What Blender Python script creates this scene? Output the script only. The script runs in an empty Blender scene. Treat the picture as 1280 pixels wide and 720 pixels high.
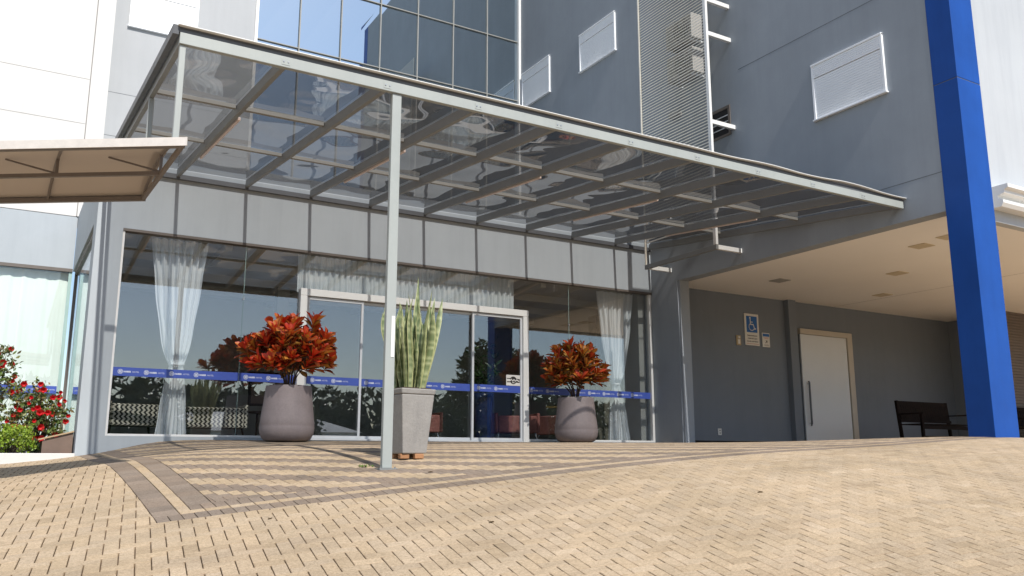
import bpy, bmesh, math, random
import numpy as np
from mathutils import Vector, Matrix, noise as mnoise
random.seed(7); RNG=np.random.default_rng(7)
R_=math.radians
scene=bpy.context.scene; COL=scene.collection

# ------------------------------------------------------------------ materials
def new_mat(name):
    m=bpy.data.materials.new(name); m.use_nodes=True
    nt=m.node_tree; nt.nodes.clear()
    out=nt.nodes.new('ShaderNodeOutputMaterial')
    return m,nt,out
def N(nt,t,**kw):
    n=nt.nodes.new(t)
    for k,v in kw.items(): setattr(n,k,v)
    return n
def noise_node(nt,scale,detail=6,rough=.6,coord='Object',stretch=None,dist=0):
    tc=N(nt,'ShaderNodeTexCoord'); mp=N(nt,'ShaderNodeMapping')
    if stretch: mp.inputs['Scale'].default_value=stretch
    nt.links.new(tc.outputs[coord],mp.inputs[0])
    n=N(nt,'ShaderNodeTexNoise'); n.inputs['Scale'].default_value=scale; n.inputs['Detail'].default_value=detail
    n.inputs['Roughness'].default_value=rough; n.inputs['Distortion'].default_value=dist
    nt.links.new(mp.outputs[0],n.inputs['Vector']); return n
def ramp(nt,src,stops):
    r=N(nt,'ShaderNodeValToRGB'); e=r.color_ramp.elements
    e[0].position,e[0].color=stops[0][0],(*stops[0][1],1); e[1].position,e[1].color=stops[-1][0],(*stops[-1][1],1)
    for p,c in stops[1:-1]:
        x=e.new(p); x.color=(*c,1)
    nt.links.new(src,r.inputs[0]); return r
def mul(c,k): return tuple(min(1,v*k) for v in c)
def paint(name,col,rough=.6,var=.08,scale=1.5,bump=.0,bscale=60,metal=0,spec=.5,streak=0.,fine=0.):
    """painted / plastered surface: slow tone drift, vertical rain streaks, fine grain bump"""
    m,nt,out=new_mat(name); b=N(nt,'ShaderNodeBsdfPrincipled')
    n=noise_node(nt,scale,8,.65)
    r=ramp(nt,n.outputs['Fac'],[(.3,mul(col,1-var)),(.7,mul(col,1+var))])
    last=r.outputs['Color']
    if streak:
        n2=noise_node(nt,1.0,5,.7,stretch=(5,5,.35)); r2=ramp(nt,n2.outputs['Fac'],[(.45,(1,1,1)),(.75,(1-streak,1-streak,1-streak*.9))])
        mx=N(nt,'ShaderNodeMix',data_type='RGBA',blend_type='MULTIPLY'); mx.inputs[0].default_value=1
        nt.links.new(last,mx.inputs[6]); nt.links.new(r2.outputs['Color'],mx.inputs[7]); last=mx.outputs[2]
    if fine:
        n4=noise_node(nt,45,4,.7); r4=ramp(nt,n4.outputs['Fac'],[(.35,(1-fine,)*3),(.65,(1+0*fine,)*3)])
        mx=N(nt,'ShaderNodeMix',data_type='RGBA',blend_type='MULTIPLY'); mx.inputs[0].default_value=1
        nt.links.new(last,mx.inputs[6]); nt.links.new(r4.outputs['Color'],mx.inputs[7]); last=mx.outputs[2]
    nt.links.new(last,b.inputs['Base Color'])
    n3=noise_node(nt,scale*3,4,.6); mr=N(nt,'ShaderNodeMapRange'); mr.inputs[3].default_value=max(.05,rough-.1); mr.inputs[4].default_value=min(1,rough+.1)
    nt.links.new(n3.outputs['Fac'],mr.inputs[0]); nt.links.new(mr.outputs[0],b.inputs['Roughness'])
    b.inputs['Metallic'].default_value=metal; b.inputs['Specular IOR Level'].default_value=spec
    if bump:
        nb=noise_node(nt,bscale,5,.6); bp=N(nt,'ShaderNodeBump'); bp.inputs['Strength'].default_value=bump; bp.inputs['Distance'].default_value=.01
        nt.links.new(nb.outputs['Fac'],bp.inputs['Height']); nt.links.new(bp.outputs[0],b.inputs['Normal'])
    nt.links.new(b.outputs[0],out.inputs[0]); return m
def glass(name,tint,refl=.1,rough=.0,gl=(.95,.97,1),bump=0,bsc=.6,ior=1.5,haze=0,hcol=(.5,.5,.5),graze=None):
    """sheet glass / polycarbonate: tinted see-through plus fresnel mirror"""
    m,nt,out=new_mat(name)
    t=N(nt,'ShaderNodeBsdfTransparent'); t.inputs[0].default_value=(*tint,1)
    g=N(nt,'ShaderNodeBsdfGlossy'); g.inputs['Roughness'].default_value=rough; g.inputs[0].default_value=(*gl,1)
    # Schlick from |N.I|, so the far face of a pane does not go totally reflecting
    geo=N(nt,'ShaderNodeNewGeometry'); dt=N(nt,'ShaderNodeVectorMath',operation='DOT_PRODUCT'); nt.links.new(geo.outputs['Normal'],dt.inputs[0]); nt.links.new(geo.outputs['Incoming'],dt.inputs[1])
    ab=N(nt,'ShaderNodeMath',operation='ABSOLUTE'); nt.links.new(dt.outputs['Value'],ab.inputs[0])
    om=N(nt,'ShaderNodeMath',operation='SUBTRACT',use_clamp=True); om.inputs[0].default_value=1; nt.links.new(ab.outputs[0],om.inputs[1])
    pw=N(nt,'ShaderNodeMath',operation='POWER'); nt.links.new(om.outputs[0],pw.inputs[0]); pw.inputs[1].default_value=5
    F0=((ior-1)/(ior+1))**2
    a=N(nt,'ShaderNodeMath',operation='MULTIPLY_ADD',use_clamp=True); nt.links.new(pw.outputs[0],a.inputs[0]); a.inputs[1].default_value=1-F0; a.inputs[2].default_value=F0+refl
    base=t.outputs[0]
    if graze:   # the longer slanting path through the tinted sheet lets less light out
        mg=N(nt,'ShaderNodeMix',data_type='RGBA'); mp_=N(nt,'ShaderNodeMapRange'); mp_.inputs[1].default_value=.12; mp_.inputs[2].default_value=.70; nt.links.new(ab.outputs[0],mp_.inputs[0])
        nt.links.new(mp_.outputs[0],mg.inputs[0]); mg.inputs[6].default_value=(*graze,1); mg.inputs[7].default_value=(*tint,1); nt.links.new(mg.outputs[2],t.inputs[0])
    if haze:
        dd=N(nt,'ShaderNodeBsdfDiffuse'); dd.inputs[0].default_value=(*hcol,1); tl=N(nt,'ShaderNodeBsdfTranslucent'); tl.inputs[0].default_value=(*hcol,1)
        h1=N(nt,'ShaderNodeMixShader'); h1.inputs[0].default_value=.5; nt.links.new(dd.outputs[0],h1.inputs[1]); nt.links.new(tl.outputs[0],h1.inputs[2])
        nz=noise_node(nt,1.7,6,.7); mr=N(nt,'ShaderNodeMapRange'); mr.inputs[3].default_value=haze*.5; mr.inputs[4].default_value=haze*1.6; nt.links.new(nz.outputs['Fac'],mr.inputs[0])
        h2=N(nt,'ShaderNodeMixShader'); nt.links.new(mr.outputs[0],h2.inputs[0]); nt.links.new(t.outputs[0],h2.inputs[1]); nt.links.new(h1.outputs[0],h2.inputs[2]); base=h2.outputs[0]
    mx=N(nt,'ShaderNodeMixShader'); nt.links.new(a.outputs[0],mx.inputs[0]); nt.links.new(base,mx.inputs[1]); nt.links.new(g.outputs[0],mx.inputs[2])
    if bump:
        nb=noise_node(nt,bsc,2,.4,dist=.6); bp=N(nt,'ShaderNodeBump'); bp.inputs['Strength'].default_value=1; bp.inputs['Distance'].default_value=bump
        nt.links.new(nb.outputs['Fac'],bp.inputs['Height']); nt.links.new(bp.outputs[0],g.inputs['Normal'])
    nt.links.new(mx.outputs[0],out.inputs[0]); return m
def attr_mat(name,rough=.5,grain=.15,gscale=90,trans=0.,bump=0.,spec=.5,big=0.,attr='col'):
    """colour comes from each leaf's / brick's own attribute, with fine grain over it"""
    m,nt,out=new_mat(name); b=N(nt,'ShaderNodeBsdfPrincipled')
    a=N(nt,'ShaderNodeAttribute'); a.attribute_name=attr
    n=noise_node(nt,gscale,4,.75); r=ramp(nt,n.outputs['Fac'],[(.3,(1-grain,)*3),(.7,(1,)*3)])
    mx=N(nt,'ShaderNodeMix',data_type='RGBA',blend_type='MULTIPLY'); mx.inputs[0].default_value=1
    nt.links.new(a.outputs['Color'],mx.inputs[6]); nt.links.new(r.outputs['Color'],mx.inputs[7]); last=mx.outputs[2]
    if big:
        n2=noise_node(nt,.9,8,.7); r2=ramp(nt,n2.outputs['Fac'],[(.35,(1-big,1-big,1-big*1.1)),(.6,(1,1,1))])
        mx=N(nt,'ShaderNodeMix',data_type='RGBA',blend_type='MULTIPLY'); mx.inputs[0].default_value=1
        nt.links.new(last,mx.inputs[6]); nt.links.new(r2.outputs['Color'],mx.inputs[7]); last=mx.outputs[2]
    if big:
        n7=noise_node(nt,48,5,.85); r7=ramp(nt,n7.outputs['Fac'],[(.38,(.62,.60,.57)),(.56,(1,1,1))]); mx=N(nt,'ShaderNodeMix',data_type='RGBA',blend_type='MULTIPLY'); mx.inputs[0].default_value=.75; nt.links.new(last,mx.inputs[6]); nt.links.new(r7.outputs['Color'],mx.inputs[7]); last=mx.outputs[2]
        n5=noise_node(nt,1.1,6,.75,stretch=(.22,1.5,1)); r5=ramp(nt,n5.outputs['Fac'],[(.50,(1,1,1)),(.68,(.80,.79,.79))]); n6=noise_node(nt,7,8,.8); r6=ramp(nt,n6.outputs['Fac'],[(.60,(1,1,1)),(.78,(.72,.70,.68))])
        for rr_ in (r5,r6):
            mx=N(nt,'ShaderNodeMix',data_type='RGBA',blend_type='MULTIPLY'); mx.inputs[0].default_value=.8
            nt.links.new(last,mx.inputs[6]); nt.links.new(rr_.outputs['Color'],mx.inputs[7]); last=mx.outputs[2]
    nt.links.new(last,b.inputs['Base Color']); b.inputs['Roughness'].default_value=rough; b.inputs['Specular IOR Level'].default_value=spec
    if bump:
        nb=noise_node(nt,gscale,5,.7); bp=N(nt,'ShaderNodeBump'); bp.inputs['Strength'].default_value=bump; bp.inputs['Distance'].default_value=.004
        nt.links.new(nb.outputs['Fac'],bp.inputs['Height']); nt.links.new(bp.outputs[0],b.inputs['Normal'])
    if trans:
        tr=N(nt,'ShaderNodeBsdfTranslucent'); nt.links.new(last,tr.inputs[0]); ms=N(nt,'ShaderNodeMixShader'); ms.inputs[0].default_value=trans
        nt.links.new(b.outputs[0],ms.inputs[1]); nt.links.new(tr.outputs[0],ms.inputs[2]); nt.links.new(ms.outputs[0],out.inputs[0])
    else: nt.links.new(b.outputs[0],out.inputs[0])
    return m
def fabric_sheer(name,col,alpha,tr=.35):
    m,nt,out=new_mat(name)
    d=N(nt,'ShaderNodeBsdfDiffuse'); d.inputs[0].default_value=(*col,1)
    tl=N(nt,'ShaderNodeBsdfTranslucent'); tl.inputs[0].default_value=(*col,1)
    t=N(nt,'ShaderNodeBsdfTransparent')
    m1=N(nt,'ShaderNodeMixShader'); m1.inputs[0].default_value=tr; nt.links.new(d.outputs[0],m1.inputs[1]); nt.links.new(tl.outputs[0],m1.inputs[2])
    m2=N(nt,'ShaderNodeMixShader'); m2.inputs[0].default_value=alpha; nt.links.new(t.outputs[0],m2.inputs[1]); nt.links.new(m1.outputs[0],m2.inputs[2])
    nt.links.new(m2.outputs[0],out.inputs[0]); return m
def chevron_mat(name,c1,c2,sc=13.):
    m,nt,out=new_mat(name); b=N(nt,'ShaderNodeBsdfPrincipled'); b.inputs['Roughness'].default_value=.9
    tc=N(nt,'ShaderNodeTexCoord'); sp=N(nt,'ShaderNodeSeparateXYZ'); nt.links.new(tc.outputs['Object'],sp.inputs[0])
    def M(op,a,b_=None,v=None):
        n=N(nt,'ShaderNodeMath',operation=op)
        nt.links.new(a,n.inputs[0])
        if b_ is not None: nt.links.new(b_,n.inputs[1])
        if v is not None: n.inputs[1].default_value=v
        return n.outputs[0]
    u=M('ADD',sp.outputs[0],sp.outputs[1]); z=M('MULTIPLY',sp.outputs[2],v=sc)
    p=M('PINGPONG',z,v=.5); s=M('ADD',M('MULTIPLY',u,v=sc),p); fr=M('FRACT',s); g=M('GREATER_THAN',fr,v=.5)
    mx=N(nt,'ShaderNodeMix',data_type='RGBA'); mx.inputs[6].default_value=(*c1,1); mx.inputs[7].default_value=(*c2,1)
    nt.links.new(g,mx.inputs[0]); nt.links.new(mx.outputs[2],b.inputs['Base Color']); nt.links.new(b.outputs[0],out.inputs[0]); return m

GREY=(.40,.44,.47)
M=dict(
 facade=paint('facade_grey_plaster',GREY,.75,.05,.8,.12,90,streak=.07),
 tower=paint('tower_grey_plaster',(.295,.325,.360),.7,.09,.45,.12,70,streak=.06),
 towerlit=paint('tower_sunlit_plaster',(.42,.435,.45),.75,.04,.5,.1,70,streak=.05),  # same grey as the flank, with the sunlit tone put into the colour
 white=paint('white_plaster',(.64,.63,.61),.7,.03,.6,.08,70,streak=.05),
 offwhite=paint('offwhite_plaster',(.46,.485,.51),.7,.05,.5,.1,70,streak=.1),
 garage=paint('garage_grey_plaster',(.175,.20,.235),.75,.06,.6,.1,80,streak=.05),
 ceiling=paint('ceiling_beige_paint',(.89,.865,.835),.85,.03,.3,.03,50),
 blue=paint('blue_metal_panel',(.010,.070,.32),.5,.12,1.1,.02,20,spec=.22,streak=.10),
 canopy=paint('canopy_grey_enamel',(.22,.225,.22),.45,.05,2,.02,80,streak=.05),
 canopyd=paint('canopy_dark_trim',(.10,.105,.115),.5,.1,2),
 post=paint('post_pale_grey_enamel',(.34,.365,.35),.45,.05,2,.03,80,streak=.06),
 whitemetal=paint('white_powder_coat',(.78,.78,.76),.4,.03,3),
 alum=paint('aluminium_frame',(.62,.64,.66),.35,.06,3),
 mull=paint('curtain_mullion',(.30,.30,.28),.5,.06,3),
 lgroove=paint('pale_joint',(.27,.26,.25),.9,.1,3),
 hdark=paint('dark_steel_handle',(.10,.10,.11),.35,.05,3,metal=.5),
 purlin=paint('purlin_enamel',(.27,.265,.245),.5,.08,3),
 groove=paint('dark_joint',(.13,.14,.15),.9,.1,3),
 shutter=paint('white_pvc_shutter',(.88,.90,.92),.45,.02,3),
 door=paint('white_door_paint',(.66,.69,.72),.5,.03,1),
 steel=paint('brushed_steel',(.45,.45,.46),.3,.05,6,metal=.9),
 tube=paint('tube_cover_pinkish',(.72,.60,.56),.4,.05,4),
 awn=fabric_sheer('beige_awning_canvas',(.55,.485,.42),1.0,.42),
 awnframe=paint('awning_brown_steel',(.17,.145,.13),.5,.08,4),
 valance=paint('awning_pale_edge',(.62,.58,.54),.7,.08,12,.2,200),
 pot=paint('mauve_clay_pot',(.27,.225,.22),.6,.10,3,.10,60,streak=.14,fine=.12),
 potgrey=paint('grey_clay_planter',(.30,.285,.265),.7,.10,5,.35,40,streak=.15,fine=.12),
 terracotta=paint('terracotta_block',(.34,.17,.08),.9,.25,14,.4,60),
 soil=paint('potting_soil',(.05,.035,.025),.95,.3,20,.6,60),
 wood=paint('dark_bench_wood',(.010,.006,.005),.85,.3,7,.1,60,spec=.15),
 brown=paint('brown_box',(.16,.11,.085),.7,.15,4,.2,50),
 bark=paint('bark',(.09,.06,.045),.9,.3,18,.4,50),
 floor=paint('lobby_floor_tile',(.20,.19,.175),.25,.1,2),
 lobwall=paint('lobby_wall',(.38,.38,.36),.8,.05,1),
 lobceil=paint('lobby_ceiling',(.60,.55,.46),.8,.04,1),
 dark=paint('near_black_upholstery',(.012,.011,.012),.8,.2,8),
 pink=paint('faded_red_upholstery',(.34,.13,.11),.85,.25,14),
 vase=paint('navy_glazed_vase',(.015,.03,.10),.2,.1,4),
 acgrey=paint('condenser_grey',(.36,.35,.33),.5,.05,4),
 slat=paint('louvre_cream',(.90,.84,.72),.5,.06,3),
 rollb=paint('brown_roller_slats',(.13,.105,.09),.6,.08,3),
 sand=paint('joint_sand',(.12,.075,.045),.95,.25,30,.4,80),
 asphalt=paint('asphalt',(.055,.055,.058),.9,.15,8,.3,120),
 cream=paint('cream_wall',(.62,.60,.54),.8,.05,.6),
 roof=paint('clay_roof',(.30,.13,.08),.8,.2,6),
 signblue=paint('sign_blue',(.012,.12,.40),.4,.04,4),
 signwhite=paint('sign_white',(.72,.70,.66),.5,.05,6),
 signdark=paint('sign_black',(.025,.022,.02),.5,.05,6),
 signred=paint('sign_red',(.50,.10,.06),.5,.05,6),
 bandblue=paint('glazing_band_blue',(.055,.10,.42),.45,.05,5),
 bandwhite=paint('glazing_band_white',(.72,.76,.85),.45,.02,5),
 yellow=paint('yellow_plastic',(.75,.52,.02),.5,.05,5),
 brass=paint('brass_plate',(.42,.33,.20),.4,.1,5,metal=.3),
 downl=paint('downlight_amber',(.62,.53,.38),.5,.05,5),
 frost=paint('pale_drape',(.84,.87,.84),.8,.05,.8),
 gframe=paint('brown_window_track',(.14,.12,.105),.5,.1,4),
 sheer=fabric_sheer('sheer_curtain',(.95,.97,.99),.98,.15),
 val=fabric_sheer('sheer_valance',(.93,.96,.97),.95,.2),
 g_front=glass('entrance_glass',(.955,.97,.97),.075),
 g_wing=glass('wing_glass',(.955,.98,.97),.01),
 g_curt=None,
 g_can=glass('canopy_smoked_sheet',(.61,.61,.61),.14,.008,(.98,.98,1),ior=1.5,haze=.035,hcol=(.42,.42,.43),graze=(.105,.103,.104)),
 g_edge=paint('glass_edge_green',(.36,.50,.47),.2,.05,5),
 chev=chevron_mat('chevron_upholstery',(.62,.58,.48),(.014,.013,.014)),
 leafcol=attr_mat('leaf_by_colour',.42,.18,40,trans=.22,spec=.5),
 paver=attr_mat('concrete_paver',.88,.36,130,bump=.8,spec=.25,big=.2),
)
# curtain wall glass: a dark tinted mirror
m,nt,out=new_mat('curtain_wall_glass'); g=N(nt,'ShaderNodeBsdfGlossy'); g.inputs[0].default_value=(.80,.92,.98,1); g.inputs['Roughness'].default_value=.01
d=N(nt,'ShaderNodeBsdfDiffuse'); d.inputs[0].default_value=(.012,.014,.015,1)
f=N(nt,'ShaderNodeFresnel'); f.inputs[0].default_value=1.7; a=N(nt,'ShaderNodeMath',operation='ADD',use_clamp=True); a.inputs[1].default_value=.66; nt.links.new(f.outputs[0],a.inputs[0])
mx=N(nt,'ShaderNodeMixShader'); nt.links.new(a.outputs[0],mx.inputs[0]); nt.links.new(d.outputs[0],mx.inputs[1]); nt.links.new(g.outputs[0],mx.inputs[2]); nt.links.new(mx.outputs[0],out.inputs[0]); M['g_curt']=m

# ------------------------------------------------------------------ builders
def wloc(o):
    v=Vector((0,0,0))
    while o is not None: v+=o.location; o=o.parent
    return v
class MB:
    def __init__(s): s.v=[];s.f=[];s.c=None
    def add(s,vs,fs):
        k=len(s.v); s.v+= [tuple(p) for p in vs]; s.f+=[tuple(i+k for i in f) for f in fs]; return s
    def box(s,x0,x1,y0,y1,z0,z1):
        x0,x1=sorted((x0,x1));y0,y1=sorted((y0,y1));z0,z1=sorted((z0,z1))
        return s.add([(x0,y0,z0),(x1,y0,z0),(x1,y1,z0),(x0,y1,z0),(x0,y0,z1),(x1,y0,z1),(x1,y1,z1),(x0,y1,z1)],
              [(3,2,1,0),(4,5,6,7),(0,1,5,4),(1,2,6,5),(2,3,7,6),(3,0,4,7)])
    def beam(s,p,q,w,h,up=(0,0,1)):
        """box from p to q, centre line; w across, h along 'up'"""
        p,q=Vector(p),Vector(q); d=(q-p).normalized(); sd=d.cross(Vector(up)).normalized(); u=sd.cross(d)
        a=sd*w/2; b=u*h/2
        vs=[p-a-b,p+a-b,p+a+b,p-a+b,q-a-b,q+a-b,q+a+b,q-a+b]
        return s.add(vs,[(0,1,2,3),(7,6,5,4),(0,4,5,1),(1,5,6,2),(2,6,7,3),(3,7,4,0)])
    def tube(s,pts,rad,n=10,cap=True):
        pts=[Vector(p) for p in pts]; rs=rad if isinstance(rad,(list,tuple)) else [rad]*len(pts)
        k=len(s.v); 
        for i,p in enumerate(pts):
            d=(pts[min(i+1,len(pts)-1)]-pts[max(i-1,0)]).normalized()
            ref=Vector((0,0,1)) if abs(d.z)<.9 else Vector((1,0,0))
            a=d.cross(ref).normalized(); b=d.cross(a)
            for j in range(n):
                t=2*math.pi*j/n; s.v.append(tuple(p+(a*math.cos(t)+b*math.sin(t))*rs[i]))
        for i in range(len(pts)-1):
            for j in range(n):
                s.f.append((k+i*n+j,k+i*n+(j+1)%n,k+(i+1)*n+(j+1)%n,k+(i+1)*n+j))
        if cap: s.f.append(tuple(k+j for j in range(n))[::-1]); s.f.append(tuple(k+(len(pts)-1)*n+j for j in range(n)))
        return s
    def lathe(s,prof,c=(0,0,0),n=48):
        k=len(s.v); cx,cy,cz=c
        for r,z in prof:
            for j in range(n):
                t=2*math.pi*j/n; s.v.append((cx+r*math.cos(t),cy+r*math.sin(t),cz+z))
        for i in range(len(prof)-1):
            for j in range(n):
                s.f.append((k+i*n+j,k+i*n+(j+1)%n,k+(i+1)*n+(j+1)%n,k+(i+1)*n+j))
        s.f.append(tuple(k+j for j in range(n))[::-1]); s.f.append(tuple(k+(len(prof)-1)*n+j for j in range(n))); return s
    def grid(s,fn,nu,nv,flip=False):
        k=len(s.v)
        for i in range(nu+1):
            for j in range(nv+1): s.v.append(tuple(fn(i/nu,j/nv)))
        for i in range(nu):
            for j in range(nv):
                a=k+i*(nv+1)+j; q=(a,a+nv+1,a+nv+2,a+1); s.f.append(q[::-1] if flip else q)
        return s
    def disc(s,c,r,n=28,y=None,axis='y',r0=0):
        k=len(s.v)
        for j in range(n):
            t=2*math.pi*j/n; s.v.append((c[0]+r*math.cos(t),c[1],c[2]+r*math.sin(t)))
        if r0:
            for j in range(n):
                t=2*math.pi*j/n; s.v.append((c[0]+r0*math.cos(t),c[1],c[2]+r0*math.sin(t)))
            for j in range(n): s.f.append((k+j,k+(j+1)%n,k+n+(j+1)%n,k+n+j))
        else: s.f.append(tuple(k+j for j in range(n)))
        return s
    def build(s,name,mat,parent=None,smooth=False,bevel=0,label=None,solid=0,kind=None,cols=None,autos=False):
        me=bpy.data.meshes.new(name); off=wloc(parent) if parent else Vector((0,0,0))
        vs=[(v[0]-off.x,v[1]-off.y,v[2]-off.z) for v in s.v]
        me.from_pydata(vs,[],s.f); me.materials.append(mat if not isinstance(mat,str) else M[mat]); me.update()
        if cols is not None:
            at=me.color_attributes.new('col','FLOAT_COLOR','POINT'); at.data.foreach_set('color',np.array(cols,dtype=np.float32).ravel())
        o=bpy.data.objects.new(name,me); COL.objects.link(o)
        if parent: o.parent=parent
        if smooth: me.shade_smooth()
        if bevel:
            b=o.modifiers.new('bevel','BEVEL'); b.width=bevel; b.segments=2; b.limit_method='ANGLE'; b.angle_limit=R_(40)
        if solid:
            b=o.modifiers.new('solid','SOLIDIFY'); b.thickness=solid
        if label: o['label']=label
        if kind: o['kind']=kind
        return o
def thing(name,label,cat,loc=(0,0,0),group=None):
    o=bpy.data.objects.new(name,None); o.empty_display_size=.2; COL.objects.link(o); o.location=loc; o['label']=label; o['category']=cat
    if group: o['group']=group
    return o
def tag(o,label,cat,group=None):
    o['label']=label;o['category']=cat
    if group:o['group']=group
    return o
def copy_tree(o,parent=None):
    c=o.copy(); COL.objects.link(c)
    if parent: c.parent=parent
    for ch in list(o.children): copy_tree(ch,c)
    return c
def text_mb(txt,size,bold=0.0,align='LEFT',extr=0.0,sx=1.0):
    """real lettering as mesh geometry, in local x/z plane facing -y"""
    cu=bpy.data.curves.new('lettering','FONT'); cu.body=txt; cu.size=size; cu.align_x=align; cu.offset=bold; cu.resolution_u=2
    ob=bpy.data.objects.new('lettering',cu); COL.objects.link(ob)
    dg=bpy.context.evaluated_depsgraph_get(); me=bpy.data.meshes.new_from_object(ob.evaluated_get(dg))
    vs=[(v.co.x*sx,0,v.co.y) for v in me.vertices]; fs=[tuple(p.vertices) for p in me.polygons]
    bpy.data.objects.remove(ob); bpy.data.curves.remove(cu); bpy.data.meshes.remove(me)
    return vs,fs
def place(vf,x,y,z): return [(v[0]+x,v[1]+y,v[2]+z) for v in vf[0]],vf[1]

# ------------------------------------------------------------------ terrain
PTS=[(3.55,8.565,-.107),(12.6,7.6,.312),(5.1,15,.30),(3.4,15,.30),(8,15,.315),(12.5,15,.325),(18,15,.33),(24,15,.33),(18,9,.31),(26,9,.33),(12.6,12,.30),
 (11.3,10,.272),(9.5,9.2,.20),(8,10.2,.205),(8,12,.255),(5,12,.195),(14.5,8,.31),
 (2.85,4.85,-.72),(.16,6.4,-.72),(5.7,3.3,-.735),(.13,15,-.08),(1.1,15,.03),(1.38,15,.072),(1.75,15,.15),(2.05,15,.22),(2.36,15,.268),(.12,12,-.235),(1.33,11.04,-.04),
 (-3,15,-.35),(-3,10,-.75),(-3,5,-1.3),(1.7,1.7,-1.35),(8,0,-1.1),(12,2.5,-.35),(16,4,.0),(24,4,.1),(8,7,.05),(5.6,7,-.12)]
P_=np.array(PTS); _x=P_[:,:2]; n_=len(P_); _r=np.linalg.norm(_x[:,None]-_x[None],axis=2)
K_=np.where(_r>0,_r*_r*np.log(_r+1e-9),0)+.02*np.eye(n_); Q_=np.hstack([np.ones((n_,1)),_x])
_w=np.linalg.solve(np.block([[K_,Q_],[Q_.T,np.zeros((3,3))]]),np.concatenate([P_[:,2],np.zeros(3)]))
STREET=-1.62
def GA(X,Y):
    X=np.asarray(X,float);Y=np.asarray(Y,float)
    r=np.hypot(X[...,None]-_x[:,0],Y[...,None]-_x[:,1]); z=(np.where(r>0,r*r*np.log(r+1e-9),0)*_w[:-3]).sum(-1)+_w[-3]+_w[-2]*X+_w[-1]*Y
    return np.maximum(z,STREET+.02)
def G(x,y): return float(GA(x,y))

# ground sheet to the horizon, street behind the camera, apron bed under the pavers
MB().box(-600,600,-600,600,STREET-.5,STREET-.02).build('ground',paint('dry_ground',(.34,.29,.22),.95,.2,.4),kind='structure')
MB().box(-300,300,-9,-1.6,STREET-.3,STREET-.012).build('road','asphalt',kind='structure')
xs=np.concatenate([np.arange(-9,20.01,.25),np.arange(21,61,2.)]); ys=np.arange(-1.5,15.26,.25)
XX,YY=np.meshgrid(xs,ys,indexing='ij'); ZZ=GA(np.clip(XX,-9,30),YY)-.024
def visible(X,Y,m=0.):
    # generous wedge around what the photograph and a step to either side can see
    return Y>1.2-m and X>-2.2-.05*Y-m and X<3.6+Y*1.75+m and X<19.2+m and not (X>12.9+m and Y>13+m)
ny=len(ys)
allv=[(float(a_),float(b_),float(c_)) for a_,b_,c_ in zip(XX.ravel(),YY.ravel(),ZZ.ravel())]
f_in=[];f_out=[]
for i in range(len(xs)-1):
    for j in range(ny-1):
        q=(i*ny+j,(i+1)*ny+j,(i+1)*ny+j+1,i*ny+j+1); (f_in if visible((xs[i]+xs[i+1])/2,(ys[j]+ys[j+1])/2,.15) else f_out).append(q)
b=MB(); b.v=allv; b.f=f_in; b.build('paving_bed','sand',kind='structure',smooth=True)
m,nt,out=new_mat('outer_pavers'); pb=N(nt,'ShaderNodeBsdfPrincipled'); pb.inputs['Roughness'].default_value=.9; br=N(nt,'ShaderNodeTexBrick'); tc=N(nt,'ShaderNodeTexCoord')
nt.links.new(tc.outputs['Object'],br.inputs['Vector']); br.inputs['Scale'].default_value=1; br.inputs['Brick Width'].default_value=.2; br.inputs['Row Height'].default_value=.1; br.inputs['Mortar Size'].default_value=.004
br.inputs['Color1'].default_value=(.58,.42,.27,1); br.inputs['Color2'].default_value=(.53,.40,.26,1); br.inputs['Mortar'].default_value=(.2,.13,.08,1); nt.links.new(br.outputs[0],pb.inputs['Base Color']); nt.links.new(pb.outputs[0],out.inputs[0]); M['outpave']=m
b=MB(); b.v=[(x,y,z+.02) for x,y,z in allv]; b.f=f_out; b.build('outer_paving','outpave',kind='structure',smooth=True)

def clip(poly,nx,ny_,c):
    out=[]
    for i in range(len(poly)):
        p,q=poly[i],poly[(i+1)%len(poly)]; dp=p[0]*nx+p[1]*ny_-c; dq=q[0]*nx+q[1]*ny_-c
        if dp<=0: out.append(p)
        if (dp<0<dq) or (dq<0<dp):
            t=dp/(dp-dq); out.append((p[0]+(q[0]-p[0])*t,p[1]+(q[1]-p[1])*t))
    return out
polys=[];pcol=[]
def beige():
    k=random.gauss(1,.04); w=random.random()
    if w<.025: k*=.88
    elif w>.985: k*=1.07
    return (.625*k,(.475+.015*w)*k,(.312+.03*w)*k)
def brown():
    k=random.gauss(1,.06); w=random.random()
    return (.35*k,(.270+.012*w)*k,(.205+.02*w)*k)
def area(p): return abs(sum(p[i][0]*p[(i+1)%len(p)][1]-p[(i+1)%len(p)][0]*p[i][1] for i in range(len(p))))/2
GAP=.0050
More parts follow.
